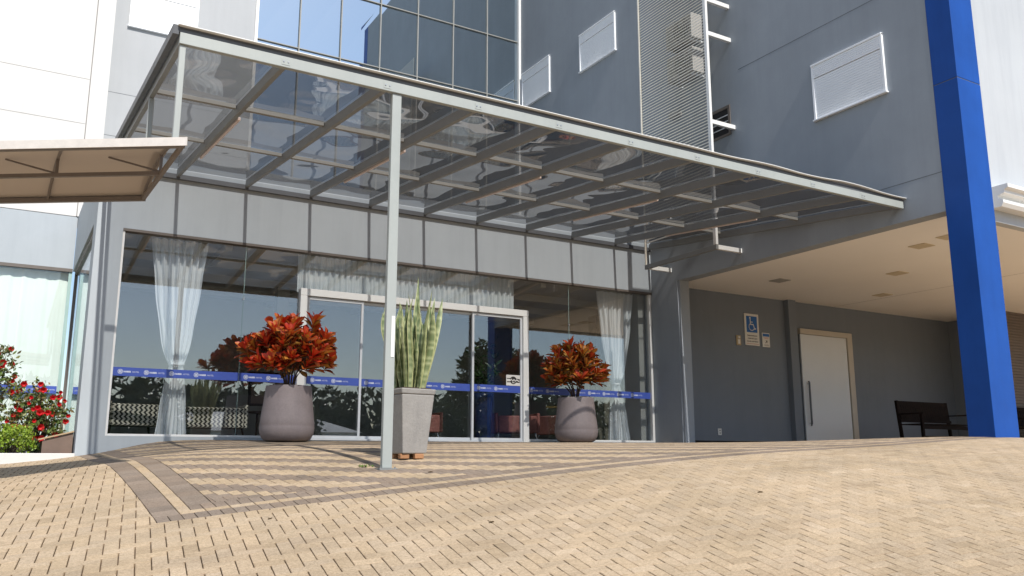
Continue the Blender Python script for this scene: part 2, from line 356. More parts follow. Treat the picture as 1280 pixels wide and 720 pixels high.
def herring(org,ang,clips,bbox,colf,mirror=False):
    L=.1; ca,sa=math.cos(ang),math.sin(ang)
    x0,x1,y0,y1=bbox; rr=int(max(x1-x0,y1-y0)/L*1.1)+4; cx,cy=(x0+x1)/2,(y0+y1)/2
    ic=((cx-org[0])*ca+(cy-org[1])*sa)/L; jc=(-(cx-org[0])*sa+(cy-org[1])*ca)/L
    for i in range(int(ic-rr),int(ic+rr)):
        for j in range(int(jc-rr),int(jc+rr)):
            if mirror:
                s=(i+j)%4
                if s==0: w,h=2,1
                elif s==2: w,h=1,2
                else: continue
            else:
                s=(i-j)%4
                if s==0: w,h=2,1
                elif s==3: w,h=1,2
                else: continue
            mx_,my_=(i+w/2)*L,(j+h/2)*L; X=org[0]+mx_*ca-my_*sa; Y=org[1]+mx_*sa+my_*ca
            if not(x0-.2<X<x1+.2 and y0-.2<Y<y1+.2): continue
            if not visible(X,Y): continue
            a,b_=i*L+GAP/2,j*L+GAP/2; c_,d_=(i+w)*L-GAP/2,(j+h)*L-GAP/2
            poly=[(org[0]+u*ca-v*sa,org[1]+u*sa+v*ca) for u,v in ((a,b_),(c_,b_),(c_,d_),(a,d_))]
            for n0,n1,cc in clips:
                poly=clip(poly,n0,n1,cc)
                if len(poly)<3: break
            if len(poly)<3 or area(poly)<.0006: continue
            polys.append(poly); pcol.append(colf(X,Y) if not mirror else colf(X,Y,(i+j)//4))
def row(x0,x1,y0,y1,w,along,colf):
    t=x0 if along=='x' else y0; e=x1 if along=='x' else y1
    while t<e-.02:
        u=min(t+w,e)
        if along=='x': p=[(t+GAP/2,y0+GAP/2),(u-GAP/2,y0+GAP/2),(u-GAP/2,y1-GAP/2),(t+GAP/2,y1-GAP/2)]
        else: p=[(x0+GAP/2,t+GAP/2),(x1-GAP/2,t+GAP/2),(x1-GAP/2,u-GAP/2),(x0+GAP/2,u-GAP/2)]
        if visible((p[0][0]+p[2][0])/2,p[0][1]): polys.append(p); pcol.append(colf())
        t=u
YB=7.27; XB=1.15
fc=lambda X,Y: beige()
herring((2,4),-.124,[(0,1,YB-GAP/2)],(-2.5,17,1.2,YB),fc)
herring((2,4),-.124,[(0,-1,-YB-GAP/2),(1,0,XB-GAP/2)],(-2.8,XB,YB,15.2),fc)
# border: brown row, narrow cream row, brown row, turned round the corner
row(XB,16,YB,YB+.20,.10,'x',brown); row(XB+.20,16,YB+.20,YB+.30,.20,'x',beige); row(XB+.30,16,YB+.30,YB+.50,.10,'x',brown)
row(XB,XB+.20,YB+.20,15,.20,'y',brown); row(XB+.20,XB+.30,YB+.30,15,.20,'y',beige); row(XB+.30,XB+.50,YB+.50,15,.20,'y',brown)
XE,YE=XB+.50,YB+.50
def striped(X,Y,k):
    if k%2==0 and (X-XE)*.60+(Y-YE)*.78>.30 : return beige()
    return brown()
herring((XE+.02,YE+.17),.09,[(-1,0,-XE-GAP/2),(0,-1,-YE-GAP/2),(1,0,12.9)],(XE,12.9,YE,15.0),striped,mirror=True)
herring((XE,YE),0.0,[(-1,0,-12.9-GAP),(0,-1,-YE-GAP/2)],(12.9,19.2,YE,13.),fc)
# build every paver with a small chamfer and a skirt
vs=[];fs=[];cs=[]
allp=[q for p in polys for q in p]; zz=GA(np.array([q[0] for q in allp]),np.array([q[1] for q in allp])); k=0
for p,c in zip(polys,pcol):
    n=len(p); cx=sum(q[0] for q in p)/n; cy=sum(q[1] for q in p)/n; b0=len(vs); dz=random.gauss(0,.0005); tx=random.gauss(0,.003); ty=random.gauss(0,.003)
    sgn=sum(p[i][0]*p[(i+1)%n][1]-p[(i+1)%n][0]*p[i][1] for i in range(n))
    for lvl in range(3):
        for i,q in enumerate(p):
            dx,dy=q[0]-cx,q[1]-cy; l=max(math.hypot(dx,dy),1e-6)
            s=max(0,1-.0055*1.3/l) if lvl==0 else 1
            z=zz[k+i]+dz+dx*tx+dy*ty-(0,.004,.032)[lvl]
            vs.append((cx+dx*s,cy+dy*s,z)); kd=(1,.68,.38)[lvl]; cs.append((c[0]*kd,c[1]*kd*(1,.93,.85)[lvl],c[2]*kd*(1,.86,.7)[lvl],1))
    top=tuple(b0+i for i in range(n)); fs.append(top if sgn>0 else top[::-1])
    for lvl in range(2):
        for i in range(n):
            a,b_=b0+lvl*n+i,b0+lvl*n+(i+1)%n; q=(a,a+n,b_+n,b_); fs.append(q if sgn>0 else q[::-1])
    k+=n
b=MB(); b.v=vs;b.f=fs; b.build('paving','paver',kind='structure',cols=cs)
print('pavers',len(polys))

# ------------------------------------------------------------------ entrance pavilion
FY=15.0; GY=15.07; Z0=.345; ZT=3.69
pav=thing('entrance_pavilion','low grey glass-fronted hotel entrance block behind the smoked canopy','building',(6.8,15,.3))
fw=MB().box(1.1,1.5,FY,FY+.25,-.5,5.04).box(1.5,12.595,FY,FY+.25,ZT,5.04).box(1.5,12.595,FY,FY+.25,-.5,Z0)
fw.build('facade_wall','facade',pav)
MB().box(1.1,1.3,FY+.25,19.9,3.84,5.04).box(1.1,1.3,FY+.25,19.9,-.6,.30).box(1.1,1.3,FY+.25,FY+.55,.3,3.84).build('side_wall','facade',pav)
MB().box(1.3,12.59,FY+.25,20.75,4.86,5.03).build('roof','facade',pav)
MB().box(1.5,1.535,FY+.01,FY+.1,Z0,ZT-.03).box(1.535,4.49,FY+.01,FY+.1,Z0,Z0+.035).build('window_frame','whitemetal',pav,bevel=.004)
MB().box(12.53,12.59,FY+.01,FY+.1,Z0,ZT-.03).box(9.285,12.53,FY+.01,FY+.1,Z0,Z0+.035).build('window_frame','whitemetal',pav,bevel=.004)
MB().box(1.5,12.59,FY-.012,FY+.12,ZT-.03,ZT+.012).build('window_track','gframe',pav)
def pane(x0,x1,z0,z1,y=GY,mat='g_front',name='glass_pane',par=pav): return MB().box(x0,x1,y,y+.010,z0,z1).build(name,mat,par)
G1=.004
pane(1.535,3.51-G1,Z0+.035,ZT-.03); pane(3.51+G1,4.49,Z0+.035,ZT-.03)
pane(9.285,10.354-G1,Z0+.035,ZT-.03); pane(10.354+G1,12.53,Z0+.035,ZT-.03)
pane(4.492,7.0-G1,3.0,ZT-.03); pane(7.0+G1,9.283,3.0,ZT-.03)
for x in (3.51,10.354): MB().box(x-G1+.0005,x+G1-.0005,GY-.001,GY+.011,Z0+.036,ZT-.031).build('glass_joint','g_edge',pav)
for x,z in ((3.51,2.72),(10.354,2.80)):
    MB().tube([(x,GY-.012,z),(x,GY-.001,z)],.022,14).build('glass_fitting','steel',pav)
# automatic door
df=MB().box(4.49,4.62,FY-.03,FY+.13,Z0-.1,2.87).box(9.155,9.285,FY-.03,FY+.13,Z0-.1,2.87).box(4.49,9.285,FY-.03,FY+.13,2.872,3.0)
dd=df.build('door_frame','whitemetal',pav,bevel=.006)
def leaf(x0,x1,y,fr=.045,lab=None):
    f=MB().box(x0,x0+fr,y-.02,y+.02,Z0,2.86).box(x1-fr,x1,y-.02,y+.02,Z0,2.86).box(x0+fr,x1-fr,y-.02,y+.02,Z0,Z0+.05).box(x0+fr,x1-fr,y-.02,y+.02,2.81,2.86)
    o=f.build('sliding_door','alum',pav,bevel=.003); MB().box(x0+fr,x1-fr,y-.005,y+.005,Z0+.05,2.81).build('door_glass','g_front',o); return o
leaf(4.625,5.70,FY+.03); leaf(5.66,6.83,FY+.09); leaf(6.84,8.05,FY+.09); leaf(7.99,9.15,FY+.03)
MB().box(4.62,9.15,FY-.02,FY+.14,Z0-.03,Z0-.002).build('door_track','alum',pav)
# blue safety band with the hotel logo repeated
tb=text_mb('HABER',.036,.0016,sx=1.0); tl=text_mb('HOTEL',.034,.0,sx=1.0)
def band(x0,x1,y,par,zc=1.366,h=.14):
    o=MB().box(x0,x1,y-.004,y-.001,zc-h/2,zc+h/2).build('glazing_band','bandblue',par)
    x=x0+.07; yy=y-.0062
    while x+.345<x1:
        b=MB()
        b.disc((x+.042,yy,zc),.038,24,r0=.031)
        for sg in (1,-1):
            b.add([(x+.042-.024,yy-.0004*sg,zc-.024*sg-.004),(x+.042+.024,yy-.0004*sg,zc+.024*sg-.004),(x+.042+.024,yy-.0004*sg,zc+.024*sg+.004),(x+.042-.024,yy-.0004*sg,zc-.024*sg+.004)],[(0,1,2,3)])
        b.disc((x+.042,yy-.001,zc),.020,20,r0=.013)
        b.add(*place(tb,x+.090,yy,zc-.012)); b.add(*place(tl,x+.090+.128,yy,zc-.012))
        x+=.385+random.uniform(0,.006)
        b.build('band_logo','bandwhite',o)
    return o
band(1.536,3.505,GY,pav); band(3.515,4.488,GY,pav)
band(4.67,5.655,FY+.025,pav); band(5.705,6.785,FY+.085,pav); band(6.885,7.985,FY+.085,pav); band(8.035,9.105,FY+.025,pav)
band(9.29,10.349,GY,pav); band(10.359,12.528,GY,pav)
# notice on the right hand leaf
stk=thing('door_sticker','small white square sticker with a black roundel on the right door leaf','sticker',(8.93,FY,1.55))
MB().box(8.775,9.10,FY+.019,FY+.0235,1.44,1.655).build('sticker_sheet','signwhite',stk)
b=MB().disc((8.94,FY+.0175,1.548),.078,36); b.add([(8.79,FY+.0172,1.575),(8.90,FY+.0172,1.575),(8.90,FY+.0172,1.592),(8.79,FY+.0172,1.592)],[(0,1,2,3)])
b.add([(8.79,FY+.0172,1.505),(8.90,FY+.0172,1.505),(8.90,FY+.0172,1.522),(8.79,FY+.0172,1.522)],[(0,1,2,3)]); b.add([(8.98,FY+.0170,1.508),(9.09,FY+.0170,1.500),(9.09,FY+.0170,1.578),(8.98,FY+.0170,1.586)],[(0,1,2,3)])
b.build('roundel','signdark',stk)
b=MB()
zig=[(8.80,1.545),(8.86,1.535),(8.895,1.57),(8.925,1.53),(8.955,1.565),(8.985,1.53),(9.02,1.56),(9.08,1.525)]
for (xa,za),(xb,zb) in zip(zig,zig[1:]): b.add([(xa,FY+.015,za-.013),(xb,FY+.015,zb-.013),(xb,FY+.015,zb+.013),(xa,FY+.015,za+.013)],[(0,1,2,3)])
b.add([(8.915,FY+.015,1.492),(8.965,FY+.015,1.492),(8.965,FY+.015,1.507),(8.915,FY+.015,1.507)],[(0,1,2,3)])
b.build('sticker_mark','signwhite',stk)
# lobby interior
lob=MB().box(1.32,12.58,FY+.26,21.0,.10,.335); lob.build('lobby_floor','floor',pav)
MB().box(1.32,12.58,FY+.26,21.0,3.74,3.84).build('lobby_ceiling','lobceil',pav)
MB().box(1.32,12.58,21.0,21.1,.335,3.74).box(12.4,12.58,FY+.26,21.0,.335,3.74).box(1.32,1.42,19.9,21.0,.335,3.74).build('lobby_wall','lobwall',pav)
b=MB()
for y in (16.7,18.2,19.7): b.box(1.33,12.39,y,y+.12,3.58,3.738)
for x in (3.2,5.4,7.6,9.8): b.box(x,x+.12,FY+.3,20.9,3.60,3.739)
b.build('ceiling_beam','lobceil',pav)
MB().box(4.9,5.15,18.0,18.25,.335,3.58).build('lobby_column','lobwall',pav)
b=MB().box(11.9,12.39,16.2,16.5,.335,3.3); b.build('wallpapered_pier',paint('damask_wallpaper',(.17,.16,.13),.8,.35,9),pav)
# side glazing (wing joint) and its drapes
MB().box(1.17,1.18,15.56,17.7,.3,3.84).box(1.17,1.18,17.71,19.88,.3,3.84).build('side_glass','g_wing',pav)
MB().box(1.14,1.21,15.55,19.9,3.76,3.838).box(1.14,1.21,15.55,19.9,.302,.34).box(1.14,1.21,19.83,19.9,.34,3.76).build('side_glass_frame','gframe',pav)
MB().grid(lambda u,v:(1.40+.012*math.sin(u*95)+.004*math.sin(u*231),15.6+u*4.2,.34+v*3.38),200,2).build('side_drape','frost',pav,smooth=True,solid=.002)

# ------------------------------------------------------------------ curtains (hang inside)
def pinch(z,zt,zb,tie,wt,wm,wb):
    if z>tie: t=(z-tie)/(zt-tie); return wm+(wt-wm)*(t**.62)
    t=(tie-z)/(tie-zb); return wm+(wb-wm)*(t**.8)
def tied_curtain(label,xt0,xt1,xm0,xm1,xb0,xb1,tie,zt=3.68,zb=.38,y=15.33,seed=0):
    th=thing('curtain',label,'curtain',((xt0+xt1)/2,y,zb),'tied sheer curtains behind the glass'); rnd=random.Random(seed); ph=[rnd.uniform(0,6.28) for _ in range(4)]
    def fn(u,v):
        z=zb+(zt-zb)*v
        if z>tie: t=((z-tie)/(zt-tie))**.60; a=xm0+(xt0-xm0)*t; c=xm1+(xt1-xm1)*t; am=.012+.035*t
        else: t=((tie-z)/(tie-zb))**.75; a=xm0+(xb0-xm0)*t; c=xm1+(xb1-xm1)*t; am=.012+.03*t
        x=a+(c-a)*u; dy=am*(math.sin(u*48+ph[0]+.6*math.sin(v*4))+.5*math.sin(u*93+ph[1])+.4*math.sin(u*23+ph[2]+v))
        return (x+.006*math.sin(v*25+u*9),y+dy,z)
    MB().grid(fn,110,60).build('drape','sheer',th,smooth=True)
    MB().tube([(xm0-.015,y,tie),((xm0+xm1)/2,y-.06,tie-.01),(xm1+.015,y,tie)],.018,8).build('tie_back','sheer',th,smooth=True)
tied_curtain('white sheer curtain tied at the waist, beside the left pillar',1.99,2.90,2.42,2.64,2.27,2.76,1.55,seed=1)
tied_curtain('white sheer curtain tied at the waist, at the right end of the glass front',11.30,12.28,11.68,11.86,11.56,12.10,1.62,seed=2)
vl=thing('valance_curtain','long pleated sheer valance hanging above the sliding doors','curtain',(6.8,15.25,3.0))
MB().grid(lambda u,v:(4.5+4.6*u,15.27+.03*math.sin(u*230+.8*math.sin(u*31))+.014*math.sin(u*517),2.98+.70*v+.012*math.sin(u*60)*(1-v)),560,6).build('drape','val',vl,smooth=True)

# ------------------------------------------------------------------ lobby furniture
def armchair(label,x,y,w,mat,mat2,rot=0,group='patterned lobby seats',name='armchair'):
    t=thing(name,label,name,(x,y,.335),group)
    h=.78
    MB().box(x-w/2,x+w/2,y-.40,y+.30,.335+.20,.335+.46).build('seat',mat2,t,bevel=.03)
    MB().box(x-w/2,x+w/2,y-.48,y-.402,.335+.20,.335+h*.72).build('backrest',mat,t,bevel=.025)
    MB().box(x-w/2-.07,x-w/2-.002,y-.46,y+.28,.335+.2,.335+.62).build('armrest',mat,t,bevel=.02)
    MB().box(x+w/2+.002,x+w/2+.07,y-.46,y+.28,.335+.2,.335+.62).build('armrest',mat,t,bevel=.02)
    for sx in (-1,1):
        for sy in (-1,1): MB().tube([(x+sx*(w/2-.02),y-.08+sy*.30,.535),(x+sx*(w/2+.02),y-.08+sy*.34,.337)],[.022,.014],8).build('leg','wood' if mat=='chev' else 'steel',t)
    t.rotation_euler=(0,0,rot); return t
armchair('black and cream chevron armchair in the lobby, left of the tied curtain',1.98,16.2,.80,'chev','dark',.12)
armchair('black and cream chevron armchair in the lobby, between the tied curtain and the left croton',3.42,16.6,1.0,'chev','dark',-.05)
armchair('faded red sofa in the lobby, seen left of the right croton pot',9.75,16.4,.85,'pink','pink',-.3,'red lobby sofas','sofa')
armchair('faded red sofa in the lobby, seen between the right croton pot and the curtain',11.35,17.0,.9,'pink','pink',.2,'red lobby sofas','sofa')
armchair('faded red sofa in the lobby, behind the snake plant',7.6,17.0,.9,'pink','pink',0,'red lobby sofas','sofa')
pf=thing('framed_picture','dark framed picture on the lobby wall behind the left croton','picture',(5.0,17.98,1.2))
MB().box(4.4,5.4,17.95,17.99,1.05,1.75).build('frame','dark',pf); MB().box(4.45,5.35,17.94,17.948,1.10,1.70).build('canvas','brown',pf)
st=thing('side_table','small dark side table between armchairs behind the glass','table',(4.25,16.6,.335))
MB().lathe([(.2,.50),(.2,.53)],(4.25,16.6,.335),24).build('table_top','wood',st); MB().tube([(4.25,16.6,.337),(4.25,16.6,.835)],.02,8).build('leg','wood',st)

# ------------------------------------------------------------------ leaves
class Leaves:
    def __init__(s): s.v=[];s.f=[];s.c=[]
    def leaf(s,base,dirv,up,L,W,col,mid=None,tipc=None,curl=.25,fold=.18,seg=4,shape=None):
        base=Vector(base); d=Vector(dirv).normalized(); sd=d.cross(Vector(up))
        if sd.length<1e-4: sd=d.cross(Vector((1,0,0)))
        sd.normalize(); n=sd.cross(d); k=len(s.v); mid=mid or col; tipc=tipc or col
        for i in range(seg+1):
            t=i/seg; w=(W/2)*(shape(t) if shape else math.sin(math.pi*min(1,(.08+t*.92)))**.75)
            if i==seg: w=.0
            c=base+d*(L*t)-n*(curl*L*t*t); mixc=[a*(1-t)+b*t for a,b in zip(col,tipc)]
            for q,off in ((-1,-w),(0,0),(1,w)):
                s.v.append(tuple(c+sd*off+n*(abs(off)*fold*2))); s.c.append((*(mid if q==0 else mixc),1))
        for i in range(seg):
            a=k+i*3; s.f.append((a,a+3,a+4,a+1)); s.f.append((a+1,a+4,a+5,a+2))
    def build(s,name,parent,mat='leafcol',label=None):
        b=MB(); b.v=s.v; b.f=s.f; return b.build(name,mat,parent,cols=s.c,smooth=True,label=label)
def rv(r=1): 
    v=Vector((random.gauss(0,1),random.gauss(0,1),random.gauss(0,1))); return v.normalized()*r

def croton(label,X,Y,zb,seed,hot=1.0,sc=1.0,pw=.86,ph=.87,dens=1.0):
    random.seed(seed)
    t=thing('potted_croton',label,'potted plant',(X,Y,zb),'croton pots flanking the entrance')
    r=pw/2; prof=[(r*.72,0),(r*.86,.03),(r*.97,.12),(r,.22),(r*.985,.25),(r*.99,.256),(r*.965,.36),(r*.90,.58),(r*.845,.78),(r*.835,ph-.02),(r*.82,ph),(r*.76,ph),(r*.755,ph-.10)]
    MB().lathe(prof,(X,Y,zb),64).build('pot','pot',t,smooth=True)
    MB().lathe([(r*.75,ph-.08),(r*.3,ph-.065)],(X,Y,zb),32).build('soil','soil',t)
    stems=MB(); lv=Leaves(); top=zb+ph
    cen=Vector((X,Y,top+.52)); R=Vector((.64,.58,.52))*sc
    heads=[]
    for i in range(int(80*dens)):
        for _ in range(40):
            d=rv()
            if d.z<-.45: continue
            q=.5+.5*random.random()**.5; q*=1+.34*mnoise.noise(Vector((d.x*2+seed,d.y*2,d.z*2)))
            p=cen+Vector((d.x*R.x*q,d.y*R.y*q,d.z*R.z*q))
            if all((p-h).length>.145 for h in heads): break
        heads.append(p)
    # stems fork from the soil
    forks=[]
    for i in range(9):
        a=2*math.pi*i/9+random.uniform(-.3,.3); f=Vector((X+.18*math.cos(a)*random.uniform(.5,1.5),Y+.18*math.sin(a)*random.uniform(.5,1.5),top+.25+random.uniform(-.06,.12)))
        forks.append(f); stems.tube([(X+.05*math.cos(a),Y+.05*math.sin(a),top-.08),((X+f.x)/2,(Y+f.y)/2,(top+f.z)/2+.0),f],[.017,.014,.012],7)
    for h in heads:
        f=min(forks,key=lambda q:(q-h).length+random.random()*.15); m_=(f+h)/2+rv(.03); stems.tube([f,m_,h],[.010,.008,.005],6)
    reds=[(.64,.035,.015),(.72,.10,.02),(.50,.02,.015),(.80,.28,.05),(.34,.015,.012),(.13,.010,.010),(.62,.03,.015),(.45,.30,.05),(.10,.03,.015)]
    darks=[(.09,.02,.012),(.05,.035,.015),(.12,.05,.02),(.20,.03,.015),(.04,.05,.02)]
    for h in heads:
        out_=(h-cen); out_=(out_.normalized()*.7+Vector((0,0,.9))).normalized()
        nl=random.randint(15,21); hotc=random.random()
        for k in range(nl):
            fz=k/nl; a=k*2.4+random.uniform(-.2,.2); side=out_.cross(Vector((.3,.7,.2))).normalized(); s2=out_.cross(side)
            sp=.22+.95*fz; d=out_*math.cos(sp)+(side*math.cos(a)+s2*math.sin(a))*math.sin(sp)
            old=fz>.62
            if old and random.random()<.6: c=random.choice(darks); md=random.choice([(.5,.12,.03),(.2,.08,.02),(.55,.30,.05)])
            else:
                c=random.choice(reds[:7] if hot>1 else reds); md=(.80,.34,.06) if random.random()<.5 else (.72,.10,.03)
            k_=random.uniform(.75,1.2)*hot; c=tuple(min(.95,v*k_) for v in c)
            if hot<1: c=(c[0]*.85,c[1]*1.15+.012,c[2]*1.1)
            L=random.uniform(.13,.28)*(1-.3*(fz<.2)); lv.leaf(h-out_*(.12*fz),d,out_,L,L*.42,c,md,tipc=tuple(v*.8 for v in c),curl=random.uniform(-.05,.28),fold=.25,seg=5,shape=lambda t:(.12+.88*math.sin(min(1,t*1.25)*math.pi/2)**1.3)*(1 if t<.75 else math.cos((t-.75)/.25*math.pi/2)**.6))
    stems.build('stem','bark',t,smooth=True); lv.build('foliage',t)
    return t
croton('clay pot with a bright scarlet and orange croton, left of the sliding doors',4.00,13.75,G(4.0,13.75)+.004,11,1.5,1.02,dens=1.05)
croton('clay pot with a duller rust-brown croton, right of the sliding doors',9.90,14.2,G(9.9,14.2)+.004,23,.80,.93,dens=.8)

# snake plant in the square tapered planter by the post
random.seed(5)
sx_,sy_=4.09,9.22; sz_=G(sx_,sy_); sp=thing('potted_snake_plant','tall variegated snake plant in a square tapered grey planter behind the post','potted plant',(sx_,sy_,sz_))
def frust(b,cx,cy,z0,z1,w0,w1,rot=0):
    vs=[]
    for w,z in ((w0,z0),(w1,z1)):
        for a,c in ((-1,-1),(1,-1),(1,1),(-1,1)): 
            x,y=a*w/2,c*w/2; vs.append((cx+x*math.cos(rot)-y*math.sin(rot),cy+x*math.sin(rot)+y*math.cos(rot),z))
    b.add(vs,[(3,2,1,0),(4,5,6,7),(0,1,5,4),(1,2,6,5),(2,3,7,6),(3,0,4,7)])
b=MB(); rt=R_(6); pz=sz_+.055
frust(b,sx_,sy_,pz,pz+.66,.31,.425,rt); frust(b,sx_,sy_,pz+.662,pz+.725,.435,.455,rt)
b.build('pot','potgrey',sp,bevel=.012)
b=MB(); frust(b,sx_,sy_,pz+.727,pz+.74,.37,.36,rt); b.build('soil','soil',sp)
for i,(dx,dy) in enumerate(((-.10,-.11),(.07,-.13),(.11,.08),(-.09,.11))):
    b=MB(); b.box(sx_+dx-.055,sx_+dx+.055,sy_+dy-.035,sy_+dy+.035,sz_-.002,sz_+.053); b.build('support_brick','terracotta',sp,bevel=.008)
lv=Leaves()
def sshape(t): return (.55+.45*min(1,t*3))*(1 if t<.72 else max(0,1-((t-.72)/.28)**1.6))
hts=[1.36,1.02,.98]+[random.uniform(.80,1.18) for _ in range(26)]+[random.uniform(.45,.95) for _ in range(44)]
for i,Lh in enumerate(hts):
    a=random.uniform(0,6.28); rr=.19*random.random()**.55 if i else .03; bx,by=sx_+rr*math.cos(a),sy_+rr*math.sin(a)
    lean=random.uniform(-.03,.07)+rr*.75; d=Vector((math.cos(a)*lean,math.sin(a)*lean,1)).normalized()
    if i==0: d=Vector((.03,0,1)).normalized(); bx,by=sx_+.03,sy_-.02
    if i==1: d=Vector((.30,.05,1)).normalized()
    if i==2: d=Vector((-.12,-.1,1)).normalized()
    W=random.uniform(.060,.088) if i else .088; seg=16; base=Vector((bx,by,pz+.72)); tw=random.uniform(0,3.1); sd=Vector((math.cos(tw),math.sin(tw),0)); k=len(lv.v); n=sd.cross(d)
    wob=random.uniform(-.05,.05); pale=random.uniform(0,1)
    for j in range(seg*2+1):
        t=j/(seg*2); w=W/2*sshape(t); c=base+d*(Lh*t)+sd*(math.sin(t*6+i)*.032*t)+n*wob*t*t; ang=t*1.1*(1 if i%2 else -1)
        s3=sd*math.cos(ang)+n*math.sin(ang); n3=s3.cross(d)
        bandv=.5+.5*math.sin(t*Lh*70+math.sin(t*31+i)*1.5); bandv=bandv**2.2*(.5+pale); g_=(.10+.34*bandv,.165+.32*bandv,.07+.20*bandv)
        yl=(.62,.62,.30)
        for q in (-1,-.72,0,.72,1):
            lv.v.append(tuple(c+s3*(w*q)+n3*(abs(q)**2*w*.55))); lv.c.append((*(yl if abs(q)==1 else tuple(a1*(1-.35*pale)+b1*.35*pale for a1,b1 in zip(g_,yl))),1))
    for j in range(seg*2):
        for q in range(4):
            p0=k+j*5+q; lv.f.append((p0,p0+5,p0+6,p0+1))
lv.build('foliage',sp)
# dry leaves lying on the pavers
for (lx,ly,rz) in ((3.33,5.95,.3),(5.9,5.6,1.9),(3.85,8.05,2.6),(1.9,6.9,.8)):
    q=Leaves(); z=G(lx,ly)+.006; q.leaf((lx,ly,z),(math.cos(rz),math.sin(rz),.12),(0,0,1),.055,.028,(.20,.14,.08),(.26,.19,.10),curl=.2,fold=.35,seg=4)
    lo=q.build('fallen_leaf',None); tag(lo,{3.33:'small curled brown dry leaf in the middle of the foreground pavers',5.9:'small brown dry leaf on the cream pavers, rightmost of the fallen leaves',3.85:'small dry leaf on the striped paving in front of the post',1.9:'small dry leaf below the corner of the brown border'}[lx],'leaf','dry leaves fallen on the paving')
# little weed at the post foot
random.seed(8); lv=Leaves(); wx,wy=3.42,8.80
for i in range(34):
    a=random.uniform(0,6.28); lv.leaf((wx+random.uniform(-.07,.07),wy+random.uniform(-.06,.06),G(wx,wy)),(math.cos(a),math.sin(a),random.uniform(.4,1.4)),(0,0,1),random.uniform(.03,.06),.014,(.16,.26,.05),seg=2)
tag(lv.build('weed',None),'small green weed growing between the pavers at the foot of the post','weed')

# ------------------------------------------------------------------ canopy
def cz(y): return 4.06+.098*(y-8.565)
can=thing('entrance_canopy','long smoked sheet canopy on a pale grey steel frame over the entrance','canopy',(3.5,8.565,G(3.5,8.565)))
ribs=[2.27,3.42,4.58,5.73,6.87,8.04,9.22,10.38,11.55]
XL,XR=1.24,12.57
for x in [XL]+ribs+[12.53]:
    MB().beam((x,8.60,cz(8.60)+.07),(x,14.93,cz(14.93)+.07),.056,.13).build('rib','canopy',can,bevel=.004)
for y in (10.65,12.66):
    b=MB(); xs_=[XL]+ribs+[12.53]
    for a,c in zip(xs_,xs_[1:]): b.box(a+.034,c-.034,y-.028,y+.028,cz(y)+.085,cz(y)+.138)
    b.build('purlin','purlin',can,bevel=.003)
MB().box(XL-.035,XR,8.50,8.56,4.045,4.165).build('front_beam','post',can,bevel=.005)
MB().box(1.15,12.59,14.935,14.998,cz(15)-.035,cz(15)+.05).build('wall_beam','canopyd',can,bevel=.004)
MB().grid(lambda u,v:(XL-.06+u*(XR-XL+.10),8.455+.10*v,4.232+.012*math.sin(u*37)*(u>.55)*min(1,(u-.55)*8)+.02*max(0,1-abs(u-.86)*12)+.0*v),90,1).build('front_flashing','whitemetal',can,solid=.008)
MB().box(XL-.045,XR,8.51,8.565,4.167,4.226).build('gutter','canopyd',can,bevel=.004)
MB().beam((XL-.075,8.50,cz(8.50)+.13),(XL-.075,14.93,cz(14.93)+.13),.06,.10).build('edge_trim','canopyd',can,bevel=.004)
for x in ribs:
    b=MB().box(x-.045,x+.045,8.4965,8.4995,4.07,4.14); b.build('rib_cleat','post',can)
    b=MB()
    for dx in (-.025,.025): b.tube([(x+dx,8.496,4.105),(x+dx,8.490,4.105)],.008,6)
    b.build('cleat_bolt','steel',can)
# sheets, each one slightly buckled
rows=[(8.50,10.649),(10.651,12.659),(12.661,14.996)]
xs_=[XL-.03]+ribs+[12.56]
for pi,(a,c) in enumerate(zip(xs_,xs_[1:])):
    for ri,(y0,y1) in enumerate(rows):
        sd_=pi*7.3+ri*3.1
        def fn(u,v,a=a,c=c,y0=y0,y1=y1,sd_=sd_):
            x=a+.0006+(c-a-.0012)*u; y=y0+(y1-y0)*v; e=math.sin(math.pi*u)*math.sin(math.pi*v)
            p=Vector((x*1.25+sd_,y*1.0,sd_)); w=mnoise.noise(p)*.034+mnoise.noise(p*2.1)*.010+mnoise.noise(p*.5)*.02
            return (x,y,cz(y)+.150+w*(e**.5)*.95)
        MB().grid(fn,18,34).build('roof_sheet','g_can',can,smooth=True)
for x in (2.27,4.58,6.87,9.22,11.55):
    p,q=(x+.055,10.8,cz(10.8)+.012),(x+.055,13.3,cz(13.3)+.012)
    MB().beam(p,q,.035,.045).build('tube_light','tube',can,bevel=.008)
# posts
pz0=G(3.55,8.55)
po=MB().box(3.495,3.605,8.525,8.585,pz0+.008,4.043).build('post','post',can,bevel=.006)
for xx_ in (3.47,3.63):
    MB().tube([(xx_,8.505,pz0+.008),(xx_,8.505,pz0+.022)],.009,6).build('anchor_bolt','steel',po)
MB().box(3.45,3.65,8.48,8.63,pz0-.01,pz0+.008).build('base_plate','canopy',po)
MB().box(3.555,3.592,8.519,8.524,1.06,1.50).build('edge_marker','whitemetal',po)
MB().box(1.215,1.275,8.525,8.585,3.06,4.043).build('post','post',can,bevel=.005)
MB().box(1.215,1.275,10.60,10.66,3.06,cz(10.6)).build('post','post',can,bevel=.005)

